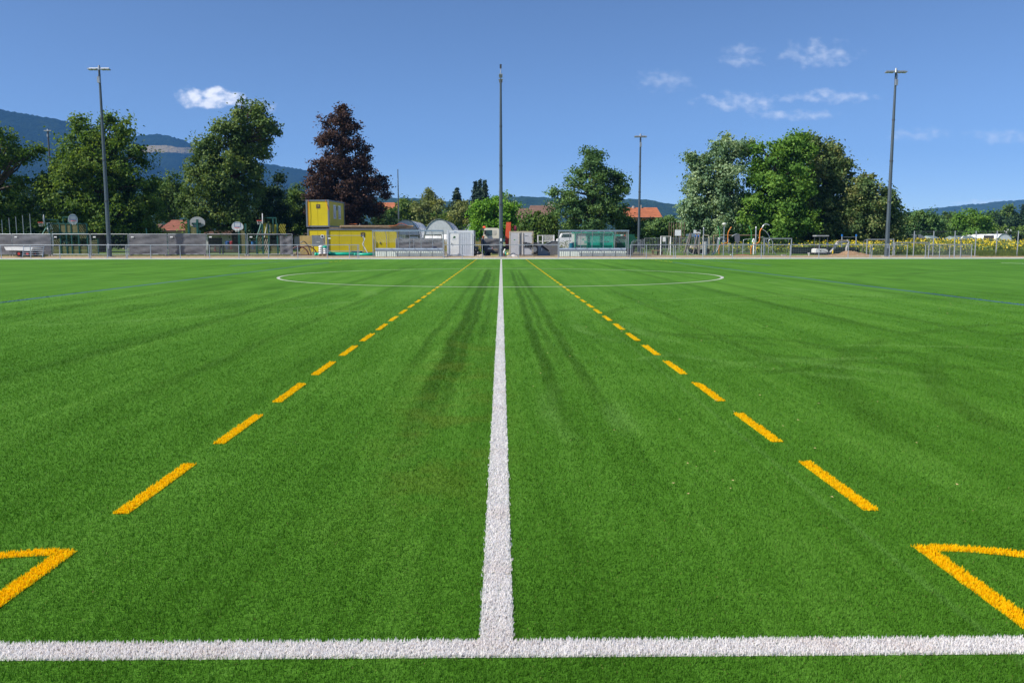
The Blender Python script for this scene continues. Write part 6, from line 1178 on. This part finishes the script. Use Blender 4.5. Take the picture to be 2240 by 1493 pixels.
def sunflowers(name, label, X0, X1, Y0_, Y1_, n, h0, h1, seed_bias=1.0):
    x = rng.uniform(X0, X1, n); y = Y0_+(Y1_-Y0_)*rng.random(n)**1.15; h = h0+(h1-h0)*(y-Y0_)/(Y1_-Y0_)+rng.uniform(-.28, .32, n); g0 = np.array([(X0+X1)/2, Y0_, gz(Y0_)]); o = thing(name, g0, label, 'sunflowers'); o['kind'] = 'stuff'; del o['category']
    nl = 7; c_ = np.repeat(np.c_[x, y, np.zeros(n)], nl, 0); c_[:, 2] = gz(Y0_)+np.repeat(h, nl)*rng.uniform(.12, .96, n*nl); c_[:, :2] += rng.normal(0, .13, (n*nl, 2))
    lf = mk_np('leaves', leaves(c_-g0, np.full(n*nl, .03), np.tile([0, -.2, .5], (n*nl, 1)), .27), 4, M_SUNL, o); lf['kind'] = 'stuff'
    kp = rng.random(n) < .85; x, y, h = x[kp], y[kp], h[kp]; n = len(x)
    a = rng.normal(-.5, .9, n); hx, hy, hz_ = x+.03, y-.06, gz(Y0_)+h; r_ = rng.uniform(.045, .095, n); V = np.zeros((n, 8, 3)); nd = np.c_[np.sin(a)*-.9, -np.cos(a)*.9, np.full(n, .35)]; nd /= np.linalg.norm(nd, axis=1)[:, None]
    e1 = np.cross(nd, np.tile([0, 0, 1.0], (n, 1))); e1 /= np.linalg.norm(e1, axis=1)[:, None]; e2 = np.cross(e1, nd)
    for k in range(8): t_ = 2*math.pi*k/8; V[:, k] = np.c_[hx, hy, hz_]+(e1*math.cos(t_)+e2*math.sin(t_))*(r_*rng.uniform(.8, 1.15, n))[:, None]
    q = mk_np('flower_heads', (V-g0).reshape(-1, 3), 8, M_SUN, o); q['kind'] = 'stuff'
    V2 = np.zeros((n, 6, 3))
    for k in range(6): t_ = 2*math.pi*k/6; V2[:, k] = np.c_[hx, hy, hz_]+nd*.012+(e1*math.cos(t_)+e2*math.sin(t_))*(r_*.42)[:, None]
    q = mk_np('flower_centres', (V2-g0).reshape(-1, 3), 6, paint('sunflower_centre', (.11, .06, .015), .8), o); q['kind'] = 'stuff'
    s_ = np.stack([np.c_[x-.012, y, np.full(n, gz(Y0_)-.05)], np.c_[x+.012, y, np.full(n, gz(Y0_)-.05)], np.c_[x+.012, y, hz_], np.c_[x-.012, y, hz_]], 1)
    q = mk_np('stems', (s_-g0).reshape(-1, 3), 4, M_SUNL, o); q['kind'] = 'stuff'; return o
xa = at(1930, 0, 80).x; sunflowers('sunflower_field', 'wide field of yellow sunflowers behind the tall wire fence', xa, at(2330, 0, 80).x+14, 79.5, 118, 5200, .62, 1.5)
sunflowers('sunflower_strip', 'row of yellow sunflowers behind the playground and excavator', at(1500, 0, 92).x, at(1915, 0, 92).x, 90, 98, 420, .55, .95)
tufts_x = None
def hedge_grass(label, x0, x1, Y, h, n, mat):
    g = gp((x0+x1)/2, Y); o = thing('tall_grass', g, label, 'grass'); o['kind'] = 'stuff'; W_ = (x1-x0)*mpp(Y)/2; x = rng.uniform(-W_, W_, n); y = rng.normal(0, .5, n); hh = h*rng.uniform(.5, 1.1, n); dx_ = rng.normal(0, .1, n)
    V = np.stack([np.c_[x-.02, y, np.full(n, -.05)], np.c_[x+.02, y, np.full(n, -.05)], np.c_[x+dx_, y+rng.normal(0, .06, n), hh]], 1); mk_np('blades', V.reshape(-1, 3), 3, mat, o)
hedge_grass('rough grey green weeds along the foot of the tall fence', 2128, 2330, 75.2, .55, 7000, M_SUNL)
hedge_grass('rough weeds at the foot of the site fence panels', 0, 640, 76.5, .12, 9000, M_OLIVE)
hedge_grass('green grass verge behind the dugout by the yellow cabin', 860, 970, 90, .55, 3500, M_MAPLE)
hedge_grass('dry yellow grass around the polytunnels', 850, 1090, 121, 1.5, 4000, paint('dry_straw', (.42, .34, .12), .9, var=.3))
# dark windbreak cloth behind the low goals
g = gp(1945, 83.5); o = thing('windbreak_sheet', g, 'dark green windbreak sheet low along the sunflower field edge', 'windbreak'); f = LP(o, 83.5); netting(o, f(1752, 0).x, f(2028, 0).x, .02, f(0, 541).z, 0, 0, 'cloth', paint('dark_green_cloth', (.018, .034, .034), .9, var=.2))
for px in (1752, 1800, 1850, 1905, 1960, 2028): mk('post', MB().tube([(f(px, 0).x, .06, -.02), (f(px, 0).x, .06, f(0, 540).z)], .03, 6), M_DGREY, o)
# huts and field tunnels far right
def hut(label, x0, x1, eave, ridge, Y, wall, roof): return house(label, x0, x1, eave, ridge, Y, 4, wall, roof, [(0, .3, .8, .7)], 0, (), .2)
hut('pale blue green garden shed under the round field tree', 2092, 2136, 524, 517, 132, paint('shed_pale_teal', (.26, .34, .34), .8), paint('shed_roof_teal', (.30, .37, .37), .8))
hut('small pale garden hut beside the teal shed', 2040, 2052, 522, 516, 136, MATS['shed_pale_teal'], MATS['shed_roof_teal'])
hut('small dark garden hut with white trim behind the low goal', 1994, 2022, 521, 513, 138, paint('dark_hut', (.05, .05, .05), .8), paint('grey_hut_roof', (.22, .24, .25), .7))
polytunnel('dark half round field tunnel with brown end behind the tall fence', 2176, 2216, 512, 140, 14, 0, 'field tunnels far behind the fence')
g = gp(2195, 139.5); o = thing('tunnel_door', g, 'brown grey sheet closing the dark field tunnel', 'door sheet'); f = LP(o, 139.5); mk('sheet', MB().box(f(2186, 0).x, f(2208, 0).x, -.05, .0, -.02, f(0, 516).z), paint('brown_sheet', (.15, .12, .12), .8), o); mk('frame', tubes(MB(), [(f(2186, 0).x, -.08, 0), (f(2186, 0).x, -.08, f(0, 516).z), (f(2208, 0).x, -.08, f(0, 516).z), (f(2208, 0).x, -.08, 0)], r=.05), M_DGREY, o)
g = gp(2230, 200); o = thing('fleece_tunnel', g, 'long low white fleece tunnel on the far field', 'field tunnel'); f = LP(o, 200); xa, xb = f(2180, 0).x, f(2330, 0).x; zt, zb = f(0, 502).z, f(0, 511).z; gr_ = [[(x, d*2.2, z+.12*math.sin(x*1.3)) for x in np.linspace(xa, xb, 40)] for d, z in ((-1, zb), (-.6, zt*.93), (0, zt), (.6, zt*.93), (1, zb))]
mk('cover', MB().sheet(gr_), MATS['white_fleece'], o, True)
for x in np.linspace(xa+.3, xb-.3, 9): mk('support', MB().tube([(x, 0, -.05), (x, 0, zt-.15)], .08, 5), M_WOOD, o)
